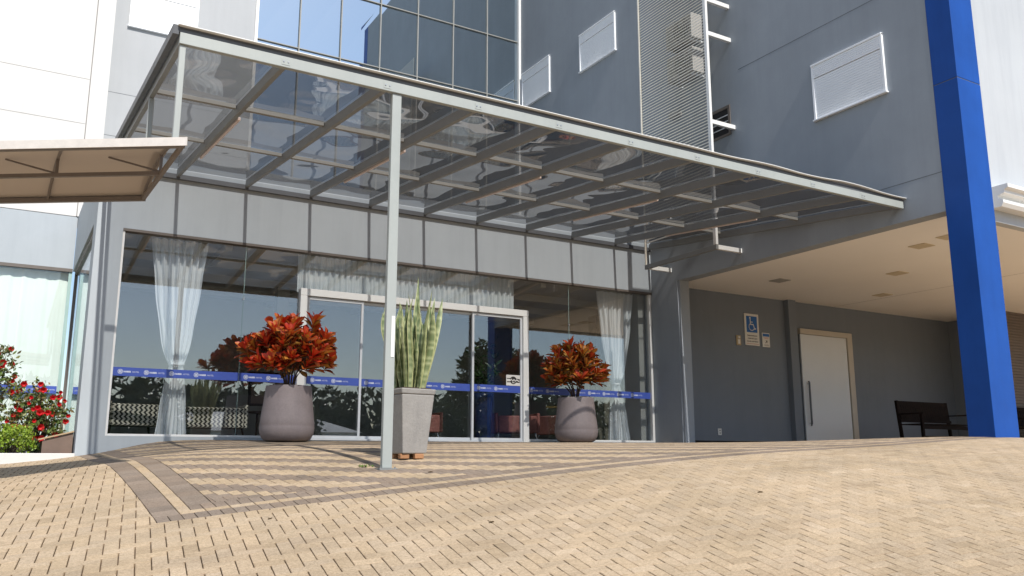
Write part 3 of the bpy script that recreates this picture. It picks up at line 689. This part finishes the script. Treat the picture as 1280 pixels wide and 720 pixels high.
# ------------------------------------------------------------------ awning at the left
aw=thing('canvas_awning','beige canvas walkway awning entering from the left under the canopy corner','awning',(1.3,8.3,3.0))
P0=Vector((1.30,8.32,2.97)); Q0=Vector((1.24,10.42,2.98)); U=Vector((-.84,.545,-.006))
def aw_pt(s,t): # s metres along, t 0..1 across
    p=P0+(Q0-P0)*t+U*s; p.z+=.20*math.sin(math.pi*t)**.8 if 0<t<1 else 0; p.z+=.02*math.sin(math.pi*t)*mnoise.noise(Vector((s*1.7,t*3,0)))-.018*math.sin(math.pi*t)*math.sin(math.pi*((s-.03)/1.12))**2
    return p
MB().grid(lambda u,v:aw_pt(-.02+u*7.0,v),90,22).build('canvas','awn',aw,smooth=True,solid=.006)
MB().beam(P0+U*-.02+Vector((0,-.01,0)),P0+U*7+Vector((0,-.01,0)),.012,.085).build('valance','valance',aw)
b=MB()
b.beam(P0+Vector((0,.03,-.03)),P0+U*7+Vector((0,.03,-.03)),.04,.04); b.beam(Q0+Vector((0,0,-.03)),Q0+U*7+Vector((0,0,-.03)),.05,.05)
mid0=P0+(Q0-P0)*.5; b.beam(mid0+Vector((0,0,-.02)),mid0+U*7+Vector((0,0,-.02)),.04,.04)
b.beam(P0+U*.02+Vector((0,0,-.03)),Q0+U*.02+Vector((0,0,-.03)),.04,.04)
for s in (.03,1.15,2.3,3.45,4.6,5.75,6.9):
    b.tube([aw_pt(s,t/8.)-Vector((0,0,.025)) for t in range(9)],.016,6)
    b.beam(mid0+U*s,mid0+U*s+Vector((0,0,.18)),.03,.03,up=(1,0,0))
    b.beam(mid0+U*s+Vector((0,0,.0)),mid0+U*(s+.57)+Vector((0,0,.17)),.018,.018); 
b.build('awning_frame','awnframe',aw)

# ------------------------------------------------------------------ tower
tw=thing('hotel_tower','tall grey hotel tower with mirrored glazing rising behind the canopy','building',(7,20.8,5))
TX=12.6; TY=20.76; ZTOP=19.0
MB().box(TX,TX+.28,14.12,TY,-.2,ZTOP).box(TX,TX+.28,7.801,14.12,3.835,ZTOP).build('flank_wall','tower',tw)
MB().box(1.43,4.70,TY,TY+.25,4.9,ZTOP).build('front_wall','towerlit',tw)
MB().box(-9,1.055,19.92,20.2,5.04,ZTOP).box(1.075,1.43,19.90,TY+.2,5.04,ZTOP).build('white_wall','white',tw)
# thin joints
def strip(b,*a): b.box(*a)
for z in (7.948,4.487): MB().box(TX-.002,TX+.01,7.801,12.0,z-.006,z+.006).build('wall_joint','groove',tw)
pass
for z in (7.12,8.15): MB().box(-9,1.05,19.917,19.93,z-.004,z+.004).build('wall_joint','lgroove',tw)
MB().box(1.0555,1.0745,19.925,20.1,5.05,ZTOP).build('wall_joint','lgroove',tw)
for z in (7.25,8.3): MB().box(1.44,4.69,TY-.003,TY+.01,z-.004,z+.004).build('wall_joint','groove',tw)
# curtain wall
nP=7; w_=(12.59-4.74)/nP; zr=[4.95,6.75,8.62,10.50,12.40,14.30,16.2,18.1]
for i in range(nP):
    for j in range(len(zr)-1):
        x0,x1=4.74+i*w_,4.74+(i+1)*w_
        dn=[random.gauss(0,.0025) for _ in range(4)]
        MB().add([(x0+.004,TY+.06+dn[0],zr[j]+.004),(x1-.004,TY+.06+dn[1],zr[j]+.004),(x1-.004,TY+.06+dn[2],zr[j+1]-.004),(x0+.004,TY+.06+dn[3],zr[j+1]-.004)],[(0,1,2,3)]).build('curtain_glass','g_curt',tw)
for i in range(1,nP): MB().box(4.74+i*w_-.013,4.74+i*w_+.013,TY+.0,TY+.075,4.95,18.1).build('mullion','mull',tw)
for z in zr[1:-1]: MB().box(4.78,12.55,TY+.01,TY+.074,z-.011,z+.011).build('transom','mull',tw)
MB().box(4.702,4.78,TY-.04,TY+.3,4.95,18.1).build('end_mullion','whitemetal',tw,bevel=.006); MB().box(12.52,12.598,TY-.06,TY+.08,4.95,18.1).build('end_mullion','whitemetal',tw,bevel=.006)
MB().box(4.7,12.6,TY+.35,TY+.5,4.9,ZTOP).box(4.7,12.6,TY,TY+.35,18.1,ZTOP).build('back_wall','tower',tw)
def shutter_x(y0,y1,z0,z1,x=TX,sig=-1):
    """roller shuttered window on the -x facing flank wall"""
    f=MB().box(x-.05,x-.001,y0,y0+.045,z0,z1).box(x-.05,x-.001,y1-.045,y1,z0,z1).box(x-.06,x-.001,y0,y1,z1-.03,z1+.01).box(x-.07,x-.001,y0-.02,y1+.02,z0-.03,z0).build('window','shutter',tw,bevel=.004)
    zc=z1-.27; b=MB()
    n=int((zc-z0)/.045)
    for i in range(n): 
        a=z0+.002+i*(zc-z0-.01)/n; b.box(x-.032,x-.010,y0+.046,y1-.046,a,a+(zc-z0)/n-.005)
    b.build('shutter','shutter',f)
    b=MB()
    for i in range(6): b.box(x-.046,x-.006,y0+.046,y1-.046,zc+i*.040,zc+i*.040+.036)
    b.build('shutter_box','shutter',f)
shutter_x(8.62,10.14,6.17,7.245); shutter_x(19.10,20.60,10.19,11.28); shutter_x(16.06,17.62,10.15,11.2)
def shutter_y(x0,x1,z0,z1,y=TY):
    f=MB().box(x0,x0+.045,y-.05,y-.001,z0,z1).box(x1-.045,x1,y-.05,y-.001,z0,z1).box(x0,x1,y-.06,y-.001,z1-.03,z1+.01).box(x0-.02,x1+.02,y-.07,y-.001,z0-.03,z0).build('window','shutter',tw,bevel=.004)
    zc=z1-.27; b=MB(); n=int((zc-z0)/.045)
    for i in range(n): 
        a=z0+.002+i*(zc-z0-.01)/n; b.box(x0+.046,x1-.046,y-.032,y-.010,a,a+(zc-z0)/n-.005)
    b.build('shutter','shutter',f); MB().box(x0+.046,x1-.046,y-.045,y-.006,zc,z1-.032).build('shutter_box','shutter',f)
shutter_y(1.79,3.33,10.02,11.15)
# small louvred opening behind the bracket
f=MB().box(TX-.02,TX-.001,12.28,12.34,6.62,7.28).box(TX-.02,TX-.001,12.80,12.86,6.62,7.28).box(TX-.02,TX-.001,12.34,12.80,7.22,7.28).box(TX-.02,TX-.001,12.34,12.80,6.62,6.67).build('vent','gframe',tw)
MB().box(TX-.006,TX-.001,12.345,12.795,6.675,7.215).build('vent_opening','dark',f)
b=MB()
for z in (6.8,6.93,7.06): b.box(TX-.018,TX-.008,12.345,12.795,z,z+.02)
b.build('vent_slat','alum',f)

# wing at the far left
wg=thing('glazed_wing','low grey wing with pale draped full-height glazing at the far left','building',(-1,19.9,.2))
MB().box(-9,1.095,19.93,20.6,3.90,5.03).box(-9,1.095,19.93,20.6,-.9,.22).build('wall','facade',wg)
MB().box(-9,1.095,19.90,19.99,3.83,3.898).build('window_track','gframe',wg)
xx=[-4.2,-2.0,.20,1.09]
for a,c in zip(xx,xx[1:]):
    MB().box(a+.004,c-.004,19.95,19.96,.22,3.83).build('glass_pane','g_wing',wg)
MB().box(1.03,1.092,19.93,19.99,.22,3.83).build('glass_corner','g_edge',wg)
band(-4.1,.19,19.949,wg,1.37,.15); band(.21,1.02,19.949,wg,1.37,.15)
MB().grid(lambda u,v:(-4.2+5.3*u,20.06+.010*math.sin(u*110+.7*math.sin(u*17))+.004*math.sin(u*261),.22+3.6*v),320,2).build('drape','frost',wg,smooth=True)

# ------------------------------------------------------------------ air conditioner screen
sc=thing('condenser_screen','tall cream louvre screen on a white frame hung off the flank wall','screen',(11.93,13.2,4.15))
sx=11.93
b=MB(); z=4.62
while z<14.5: 
    b.add([(sx-.012,12.24,z),(sx+.012,12.24,z+.022),(sx+.012,14.33,z+.022),(sx-.012,14.33,z),(sx-.012,12.24,z+.018),(sx+.012,12.24,z+.040),(sx+.012,14.33,z+.040),(sx-.012,14.33,z+.018)],[(0,1,2,3),(7,6,5,4),(0,4,5,1),(1,5,6,2),(2,6,7,3),(3,7,4,0)]); z+=.067
b.build('louvre_panel','slat',sc)
MB().box(sx-.03,sx+.03,12.16,12.24,4.15,14.5).build('frame_post','whitemetal',sc,bevel=.004)
MB().box(sx-.02,sx+.02,14.33,14.37,4.15,14.5).build('frame_post','slat',sc,bevel=.004)
MB().box(sx-.03,sx+.03,12.16,14.37,4.05,4.148).build('bottom_rail','canopy',sc,bevel=.004)
for z in (9.45,8.68,6.73,4.10,10.9): MB().box(sx+.031,TX-.001,12.16,12.23,z-.045,z+.045).build('bracket','whitemetal',sc,bevel=.004)
MB().box(sx+.031,TX-.001,14.29,14.35,4.055,4.145).build('bracket','whitemetal',sc,bevel=.004)
b=MB(); b.tube([(TX-.02,12.5,5.2),(TX-.05,12.9,5.25),(12.2,13.1,5.0),(12.15,13.15,4.7)],.012,6); tag(b.build('drain_hose','dark'),'thin dark drain hose looping behind the louvre screen','hose')
def condenser(y,z,label):
    t=thing('condenser_unit',label,'air conditioner',(12.38,y,z),'condenser units behind the louvre screen')
    MB().box(12.22,12.54,y-.42,y+.42,z,z+.58).build('casing','acgrey',t,bevel=.015)
    b=MB()
    for r in (.24,.18,.12,.06): b.tube([(12.212,y-.10+r*math.cos(k*math.pi/12),z+.29+r*math.sin(k*math.pi/12)) for k in range(25)],.005,4,cap=False)
    b.build('fan_grille','dark',t); MB().box(12.25,12.595,y-.36,y-.32,z-.04,z-.002).box(12.25,12.595,y+.32,y+.36,z-.04,z-.002).build('wall_bracket','alum',t)
condenser(13.35,9.02,'grey condenser unit behind the louvre screen, the upper of two')
condenser(13.35,8.22,'grey condenser unit behind the louvre screen, the lower of two')
MB().box(12.40,12.58,13.9,14.2,7.35,7.5).box(12.40,12.58,13.35,13.6,7.45,7.55).build('x','acgrey') if 0 else None
jb=tag(MB().box(12.45,12.598,13.75,14.05,7.55,7.68).build('junction_box','acgrey',bevel=.01),'small pale junction box on the wall behind the louvre screen','junction box')

# ------------------------------------------------------------------ carport
cp=thing('carport','recessed dark grey carport under the tower with a beige ceiling','building',(18,15,.3))
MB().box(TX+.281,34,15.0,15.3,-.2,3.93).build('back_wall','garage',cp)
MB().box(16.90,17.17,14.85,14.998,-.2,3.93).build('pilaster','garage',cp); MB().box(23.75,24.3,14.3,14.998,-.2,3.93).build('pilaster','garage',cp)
MB().box(TX+.281,34,7.95,15.3,3.93,4.1).box(TX+.281,TX+.40,7.802,14.99,3.86,3.929).build('ceiling','ceiling',cp)
MB().box(TX+.281,40,7.80,7.949,3.86,ZTOP).build('front_wall','offwhite',cp)
MB().box(TX+.02,TX+.28,14.06,14.118,-.1,3.835).build('end_pier','tower',cp)
MB().box(TX+.30,16.9,14.985,14.999,.30,.40).build('skirting','dark',cp)
for x in (18.8,): MB().box(x-.004,x+.004,7.97,14.98,3.9275,3.9295).build('ceiling_joint','lgroove',cp)
# white cornice
b=MB(); prof=[(7.80,4.06),(7.62,4.06),(7.58,4.12),(7.58,4.17),(7.66,4.20),(7.66,4.25),(7.55,4.28),(7.55,4.33),(7.48,4.36),(7.48,4.42),(7.80,4.42)]
vs=[(13.86,y,z) for y,z in prof]+[(40,y,z) for y,z in prof]; n=len(prof)
b.add(vs,[tuple(range(n)),tuple(range(2*n-1,n-1,-1))]+[(i,(i+1)%n,n+(i+1)%n,n+i)[::-1] for i in range(n)]); b.build('cornice','whitemetal',cp)
# blue column
bc=MB().box(TX-.003,13.22,7.385,7.799,.1,5.94).box(TX-.003,13.22,7.385,7.799,5.952,ZTOP).build('blue_column','blue',cp,bevel=.006)
MB().box(TX+.004,13.213,7.392,7.79,5.94,5.952).build('panel_joint','groove',bc)
for i,(x,y) in enumerate(((14.69,9.64),(16.47,11.43),(14.88,13.27),(18.39,13.22),(14.5,7.75+1.2),(19.8,11.5))):
    f=MB().box(x-.17,x+.17,y-.17,y+.17,3.915,3.929).build('downlight','downl' if i!=2 else 'acgrey',cp,bevel=.004)
# sliding white door
dr=MB().box(17.36,19.10,14.93,14.97,.33,3.10).build('door','door',cp,bevel=.004)
MB().tube([(17.50,14.88,.80),(17.50,14.86,.84),(17.50,14.86,1.86),(17.50,14.88,1.90)],.024,10).build('handle','hdark',dr)
for z in (.86,1.84): MB().tube([(17.50,14.86,z),(17.50,14.931,z)],.011,8).build('handle_mount','steel',dr)
MB().box(19.12,19.31,14.90,14.998,.33,3.24).box(17.34,19.12,14.90,14.998,3.105,3.24).build('door_frame',paint('cream_door_frame',(.50,.45,.38),.5,.04,2),cp,bevel=.005)
# brown slatted shutter beyond the column
rs=MB()
for i in range(46): rs.box(23.2,34,13.05,13.09,.35+i*.078,.35+i*.078+.068)
rs.build('roller_shutter','rollb',cp); MB().box(23.2,34,13.091,13.15,.3,3.93).build('shutter_backing','dark',cp)
# signs
sg=thing('accessible_parking_sign','white wall sign with blue wheelchair symbol above three lines of text','sign',(15.71,14.99,3.1))
MB().box(15.47,15.95,14.975,14.998,2.70,3.48).build('sign_plate','signwhite',sg,bevel=.004)
MB().box(15.53,15.89,14.972,14.9745,3.02,3.42).build('blue_field','signblue',sg)
b=MB(); yy=14.9705; cx,cz_=15.66,3.15
def seg2(b,pts,w):
    for (xa,za),(xb,zb) in zip(pts,pts[1:]):
        dx,dz=xb-xa,zb-za; l=math.hypot(dx,dz); nx,nz=-dz/l*w/2,dx/l*w/2; ex,ez=dx/l*w*.3,dz/l*w*.3
        b.add([(xa+nx-ex,yy,za+nz-ez),(xa-nx-ex,yy,za-nz-ez),(xb-nx+ex,yy,zb-nz+ez),(xb+nx+ex,yy,zb+nz+ez)],[(0,1,2,3)])
b.disc((15.655,yy,3.375),.026,20)
seg2(b,[(15.66,3.34),(15.665,3.215),(15.76,3.215),(15.80,3.10),(15.84,3.12)],.027); seg2(b,[(15.665,3.275),(15.735,3.275)],.020)
seg2(b,[(15.70+.088*math.cos(R_(a)),3.155+.088*math.sin(R_(a))) for a in range(130,346,18)],.021)
b.build('wheelchair_symbol','signwhite',sg)
b=MB()
for txt,z in (('Estacionamento',2.925),('reservado para',2.855),('veículos autorizados',2.785)):
    vf=text_mb(txt,.052 if len(txt)<16 else .046,.0012,'CENTER'); b.add(*place(vf,15.71,14.972,z))
b.build('sign_text','signdark',sg)
MB().box(15.50,15.92,14.972,14.9745,2.735,2.742).build('sign_rule','signred',sg)
sn=thing('wall_notice','small white notice with a blue header beside the wheelchair sign','sign',(16.19,14.99,2.86))
MB().box(16.06,16.31,14.98,14.998,2.69,3.04).build('notice_plate','signwhite',sn); MB().box(16.075,16.295,14.977,14.9795,2.95,3.02).build('notice_header','signblue',sn)
b=MB(); yy=14.9775; seg2(b,[(16.16,2.79),(16.21,2.84)],.018); seg2(b,[(16.17,2.845),(16.215,2.845),(16.215,2.80)],.014)
for z in (2.745,2.725): seg2(b,[(16.10,z),(16.27,z)],.006)
b.build('notice_arrow','signdark',sn); b=MB(); seg2(b,[(16.10,2.925),(16.27,2.925)],.008); seg2(b,[(16.12,2.90),(16.25,2.90)],.008); b.build('notice_line','signred',sn)
ic=thing('intercom','brass intercom plate with round white button left of the wheelchair sign','intercom',(15.25,14.99,2.8))
MB().box(15.175,15.325,14.975,14.998,2.68,2.92).build('face_plate','brass',ic,bevel=.006); MB().tube([(15.25,14.955,2.87),(15.25,14.974,2.87)],.03,16).build('button','signwhite',ic); MB().box(15.22,15.29,14.969,14.9745,2.71,2.82).build('speaker_slot','signwhite',ic)
so=thing('wall_socket','white double socket low on the dark carport wall','socket',(14.50,14.99,.6)); MB().box(14.45,14.56,14.985,14.998,.53,.68).build('face_plate','signwhite',so,bevel=.004)
MB().tube([(14.505,14.98,.575),(14.505,14.984,.575)],.015,10).build('outlet','signdark',so); MB().tube([(14.505,14.98,.635),(14.505,14.984,.635)],.015,10).build('outlet','signdark',so)
# barrier strap on the column
ys_=thing('barrier_strap','yellow safety strap hooked on the right side of the blue column','strap',(13.22,7.7,1.6))
b=MB(); b.tube([(13.225,7.6,1.62),(13.7,7.9,1.60),(14.2,8.4,1.50),(14.8,9.0,1.50)],.022,8); b.build('strap_tube','yellow',ys_,smooth=True); MB().box(13.221,13.26,7.56,7.64,1.57,1.67).build('hook','whitemetal',ys_,bevel=.004)

# ------------------------------------------------------------------ wooden benches
def bench(label,x0,x1,y,zb):
    t=thing('wooden_bench',label,'bench',((x0+x1)/2,y,zb),'dark wooden benches in the carport')
    D=.58
    b=MB()
    for i in range(6): b.beam((x0,y-D+.06+i*.09,zb+.43),(x1,y-D+.06+i*.09,zb+.43),.082,.022)
    b.build('seat','wood',t)
    b=MB(); b.beam((x0,y+.05,zb+.93),(x1,y+.05,zb+.93),.035,.085,up=(0,.15,1)); b.beam((x0,y-.03,zb+.52),(x1,y-.03,zb+.52),.03,.06,up=(0,.15,1))
    n=int((x1-x0)/.085)
    for i in range(1,n): 
        x=x0+(x1-x0)*i/n; b.beam((x,y-.028,zb+.54),(x,y+.045,zb+.90),.074,.016,up=(0,1,0))
    b.build('backrest','wood',t)
    for x in (x0+.03,x1-.03):
        MB().beam((x,y-.03,zb),(x,y+.06,zb+.98),.06,.06,up=(0,1,0)).build('leg','wood',t); MB().beam((x,y-D+.03,zb),(x,y-D+.03,zb+.64),.06,.06,up=(0,1,0)).build('leg','wood',t)
        MB().beam((x,y-D-.03,zb+.665),(x,y+.02,zb+.665),.07,.03).build('armrest','wood',t)
    MB().beam((x0,y-D+.03,zb+.36),(x1,y-D+.03,zb+.36),.03,.08).build('apron','wood',t)
    MB().beam((x0,y-D+.03,zb+.15),(x1,y-D+.03,zb+.15),.03,.04).build('stretcher','wood',t)
    return t
bench('dark slatted wooden bench left of the blue column',17.75,19.65,12.6,G(18.5,12.5))
bench('dark slatted wooden bench right of the blue column, against the brown shutter',22.6,24.6,12.7,G(24,12.5))

# ------------------------------------------------------------------ planting bed at the far left
kb=MB(); kb.box(-6,1.098,14.90,15.06,-.6,.075); kb.build('planter_kerb','white',bevel=.01); o=bpy.data.objects['planter_kerb']; tag(o,'low white rendered kerb wall in front of the flower bed','kerb')
o=MB().box(-6,1.09,15.061,19.92,-.5,.02).build('flower_bed','soil',kind='structure')
bx=thing('planter_box','brown wooden planter box with a pale lid beside the pavilion pillar','planter box',(.93,15.6,.02))
MB().add([(.66,15.30,.02),(1.08,15.30,.02),(1.08,15.9,.02),(.66,15.9,.02),(.66,15.30,.27),(1.08,15.30,.40),(1.08,15.9,.40),(.66,15.9,.27)],[(3,2,1,0),(4,5,6,7),(0,1,5,4),(1,2,6,5),(2,3,7,6),(3,0,4,7)]).build('box_body','brown',bx)
MB().add([(.60,15.27,.272),(1.085,15.27,.402),(1.085,15.93,.402),(.60,15.93,.272),(.60,15.27,.295),(1.085,15.27,.425),(1.085,15.93,.425),(.60,15.93,.295)],[(3,2,1,0),(4,5,6,7),(0,1,5,4),(1,2,6,5),(2,3,7,6),(3,0,4,7)]).build('box_lid',paint('sandy_lid',(.42,.30,.18),.8,.1,6),bx)
def bush(name,label,X,Y,z0,rx,rz,n,cols,leafL,seed,cat='shrub',flowers=0,sparse=False):
    random.seed(seed); t=thing(name,label,cat,(X,Y,z0)); lv=Leaves(); st=MB(); fl=Leaves(); cen=Vector((X,Y,z0+rz))
    nt=n//22
    for i in range(nt):
        d=rv(); 
        q=(random.random()**.33) if not sparse else (random.random()**.5)
        lump=1+.22*mnoise.noise(Vector((d.x*2.2+seed,d.y*2.2,d.z*2.2)))
        p=cen+Vector((d.x*rx,d.y*rx,d.z*rz))*q*lump
        p.z=max(p.z,z0+.08)
        o_=(p-cen).normalized()+Vector((0,0,.5)); o_.normalize()
        base=Vector((X+random.uniform(-.1,.1)*rx,Y,z0)); m_=(base*.4+p*.6)+rv(.05*rx)
        if i%2==0: st.tube([base,m_,p],[.012,.007,.003],5,cap=False)
        k_=random.uniform(.7,1.25)
        for k in range(22):
            dd_=(o_*random.uniform(-.1,1)+rv()).normalized(); c=random.choice(cols); kk=k_*random.uniform(.8,1.2); L=leafL*random.uniform(.6,1.3)
            lv.leaf(p+rv(random.uniform(0,leafL*2.2)),dd_,rv(),L,L*.55,tuple(min(.9,v*kk) for v in c),curl=random.uniform(0,.3),seg=2)
    for i in range(flowers):
        d=rv(); d.y=-abs(d.y)*.9; p=cen+Vector((d.x*rx,d.y*rx*.95,d.z*rz))*random.uniform(.75,1.08); p.z=max(p.z,z0+.3)
        r=random.uniform(.04,.075)
        for k in range(16):
            a=k*2.4; dd_=Vector((math.cos(a),-.6-random.random()*.6,math.sin(a))); c=random.choice([(.75,.03,.035),(.82,.06,.06),(.60,.015,.03)]); fl.leaf(p,dd_,(0,-1,0),r*1.2,r*1.1,c,curl=-.2,seg=2)
    st.build('stem','bark',t); lv.build('foliage',t)
    if flowers: fl.build('blossom',t)
    return t
GR=[(.24,.36,.03),(.30,.42,.04),(.17,.28,.025),(.34,.44,.06)]
OL=[(.14,.21,.05),(.18,.24,.06),(.24,.25,.08),(.09,.14,.04),(.28,.19,.08)]
bush('green_shrub','rounded bright yellow-green shrub behind the white kerb',.20,15.50,.0,.42,.25,3000,GR,.045,3)
bush('flowering_shrub','leggy shrub full of red flowers against the pale glass, at the left edge',-.20,16.6,.02,.55,.95,3800,OL,.07,4,flowers=60,sparse=True)
bush('flowering_shrub','red-flowered shrub reaching towards the pavilion pillar',.62,16.6,.02,.46,.62,2600,OL,.065,9,flowers=42,sparse=True)
bush('dark_shrub','low dark shrub behind the bright green one',.55,16.3,.02,.30,.22,700,[(.05,.09,.035),(.08,.12,.05)],.05,12)

# ------------------------------------------------------------------ lobby plant
random.seed(31)
vp=thing('potted_lobby_plant','leafy plant in a tall navy vase seen through the right door leaf','potted plant',(8.75,15.95,.335))
MB().lathe([(.15,0),(.17,.05),(.22,.9),(.235,1.0),(.21,1.0),(.20,.94)],(8.75,15.95,.337),32).build('pot','vase',vp,smooth=True)
lv=Leaves()
for i in range(230):
    a=random.uniform(0,6.28); h=random.random(); p=Vector((8.75+math.cos(a)*.3*h,15.95+math.sin(a)*.3*h,1.33+h*random.uniform(.1,1.2))); lv.leaf(p,rv()+Vector((0,0,.3)),rv(),random.uniform(.1,.22),.05,(.05,.10,.03),seg=3)
lv.build('foliage',vp)

# ------------------------------------------------------------------ across the street (what the glass mirrors)
def tree(label,x,y,zb,h,r,seed,col):
    random.seed(seed); t=thing('street_tree',label,'tree',(x,y,zb),'trees across the street'); st=MB(); lv=Leaves()
    tp=Vector((x+random.uniform(-.4,.4),y,zb+h*.45)); st.tube([(x,y,zb),((x+tp.x)/2+.1,y,zb+h*.22),tp],[.24,.19,.15],10)
    cen=Vector((x,y,zb+h*.68)); cl=[]
    for i in range(15):
        d=rv(); q=cen+Vector((d.x*r*.75,d.y*r*.75,d.z*h*.26)); cl.append((q,random.uniform(.25,.45)*r)); st.tube([tp,(tp+q)/2+rv(.2),q],[.10,.06,.02],6,cap=False)
    for q,cr in cl:
        for k in range(230):
            d=rv(); p=q+d*cr*random.random()**.4; kk=random.uniform(.6,1.4); c=tuple(v*kk for v in col); lv.leaf(p,rv()+d*.6,rv(),random.uniform(.22,.42),.16,c,seg=2)
    st.build('trunk','bark',t,smooth=True); lv.build('crown',t)
for i,(x,y,h,r) in enumerate(((9,-26,4.6,2.4),(17,-31,5.0,2.9),(27,-27,5.4,3.0),(24.5,-14,8.6,2.4),(40,-34,5.6,3.6),(50,-34,6,4),(4,-30,4.6,2.6))):
    side=('leftmost','second from the left','third from the left','middle','third from the right','second from the right','rightmost')[(1,2,3,4,5,6,0)[i]]
    tree('bushy tree across the road, %s of the mirrored row'%side,x,y,STREET-.02,h,r,100+i,(.055,.085,.028))
random.seed(77); tb_=Leaves()
for i in range(150):
    x=-50+i*1.75+random.uniform(-.8,.8); y=-92+random.uniform(-4,4); hh=11.3+3.0*mnoise.noise(Vector((x*.06,3,0)))+1.5*mnoise.noise(Vector((x*.3,9,0))); kk=random.uniform(.7,1.2)
    for k in range(150):
        d=rv(); p=Vector((x+d.x*2.6*random.random()**.3,y+d.y*2.6,STREET+hh*.5+d.z*hh*.5+.6)); tb_.leaf(p,rv(),rv(),1.3,.9,(.045*kk,.065*kk,.025*kk),seg=1,shape=lambda t:1)
    tb_.leaf((x-1.5,y-1,STREET+hh*.40),(1,0,0),(0,1,0),3.4,hh*.85,(.03,.045,.018),curl=0,fold=0,seg=2,shape=lambda t:1)
o=tb_.build('tree_belt',None); tag(o,'dark distant belt of trees mirrored low in the entrance glass','woodland'); o['kind']='stuff'
bd=thing('white_house','pale low house far across the road with a hipped white roof','house',(25,-72,STREET))
MB().box(14,36,-78,-66,STREET-.1,2.9).build('wall',paint('blue_grey_render',(.80,.86,.88),.8,.05,.5),bd)
MB().add([(13.3,-65.4,2.9),(36.6,-65.4,2.9),(36.6,-78.6,2.9),(13.3,-78.6,2.9),(19,-72,5.2),(31,-72,5.2)],[(0,1,5,4),(2,3,4,5),(1,2,5),(3,0,4),(0,3,2,1)]).build('roof','white',bd)
for x in (16,21,26,31):
    for z in (.4,): 
        f=MB().box(x,x+1.6,-66.0,-65.93,z,z+1.4).build('window','whitemetal',bd); MB().box(x+.08,x+1.52,-65.929,-65.92,z+.08,z+1.32).build('pane','dark',f)

# ------------------------------------------------------------------ camera, light, world
f_=1078.; p_=math.atan(.1975); az=math.atan2(652,1099)
F=Vector((math.sin(az)*math.cos(p_),math.cos(az)*math.cos(p_),math.sin(p_))); Rv=Vector((math.cos(az),-math.sin(az),0)); Uv=Rv.cross(F)
cam=bpy.data.cameras.new('camera'); co=bpy.data.objects.new('camera',cam); COL.objects.link(co)
mtx=Matrix((Rv,Uv,-F)).transposed().to_4x4(); co.matrix_world=mtx; cam.sensor_width=36; cam.lens=36*f_/1280; cam.clip_start=.05; cam.clip_end=2500
scene.camera=co
EL=R_(47.3); sdx=.035
sun=bpy.data.lights.new('sun','SUN'); sun.energy=4.6; sun.angle=R_(.53); sun.color=(1,.955,.89); so_=bpy.data.objects.new('sun',sun); COL.objects.link(so_)
tosun=Vector((-sdx*math.cos(EL),-math.cos(EL),math.sin(EL))).normalized(); so_.rotation_euler=tosun.to_track_quat('Z','Y').to_euler(); so_.location=(0,-20,30)
w=bpy.data.worlds.new('World'); scene.world=w; w.use_nodes=True; nt=w.node_tree; nt.nodes.clear()
sky=nt.nodes.new('ShaderNodeTexSky'); sky.sky_type='NISHITA'; sky.sun_disc=False; sky.sun_elevation=EL; sky.sun_rotation=math.pi+sdx; sky.air_density=1.1; sky.dust_density=1.2; sky.ozone_density=1.2; sky.altitude=500
bg=nt.nodes.new('ShaderNodeBackground'); bg.inputs[1].default_value=.14; wo=nt.nodes.new('ShaderNodeOutputWorld'); nt.links.new(sky.outputs[0],bg.inputs[0]); nt.links.new(bg.outputs[0],wo.inputs[0])
vs_=scene.view_settings; vs_.view_transform='Standard'; vs_.look='None'; vs_.exposure=.16; vs_.gamma=1
try: vs_.use_curve_mapping=False
except Exception: pass
scene.render.engine='CYCLES'; c=scene.cycles; c.max_bounces=10; c.transparent_max_bounces=24; c.diffuse_bounces=4; c.glossy_bounces=5; c.caustics_reflective=False; c.caustics_refractive=False
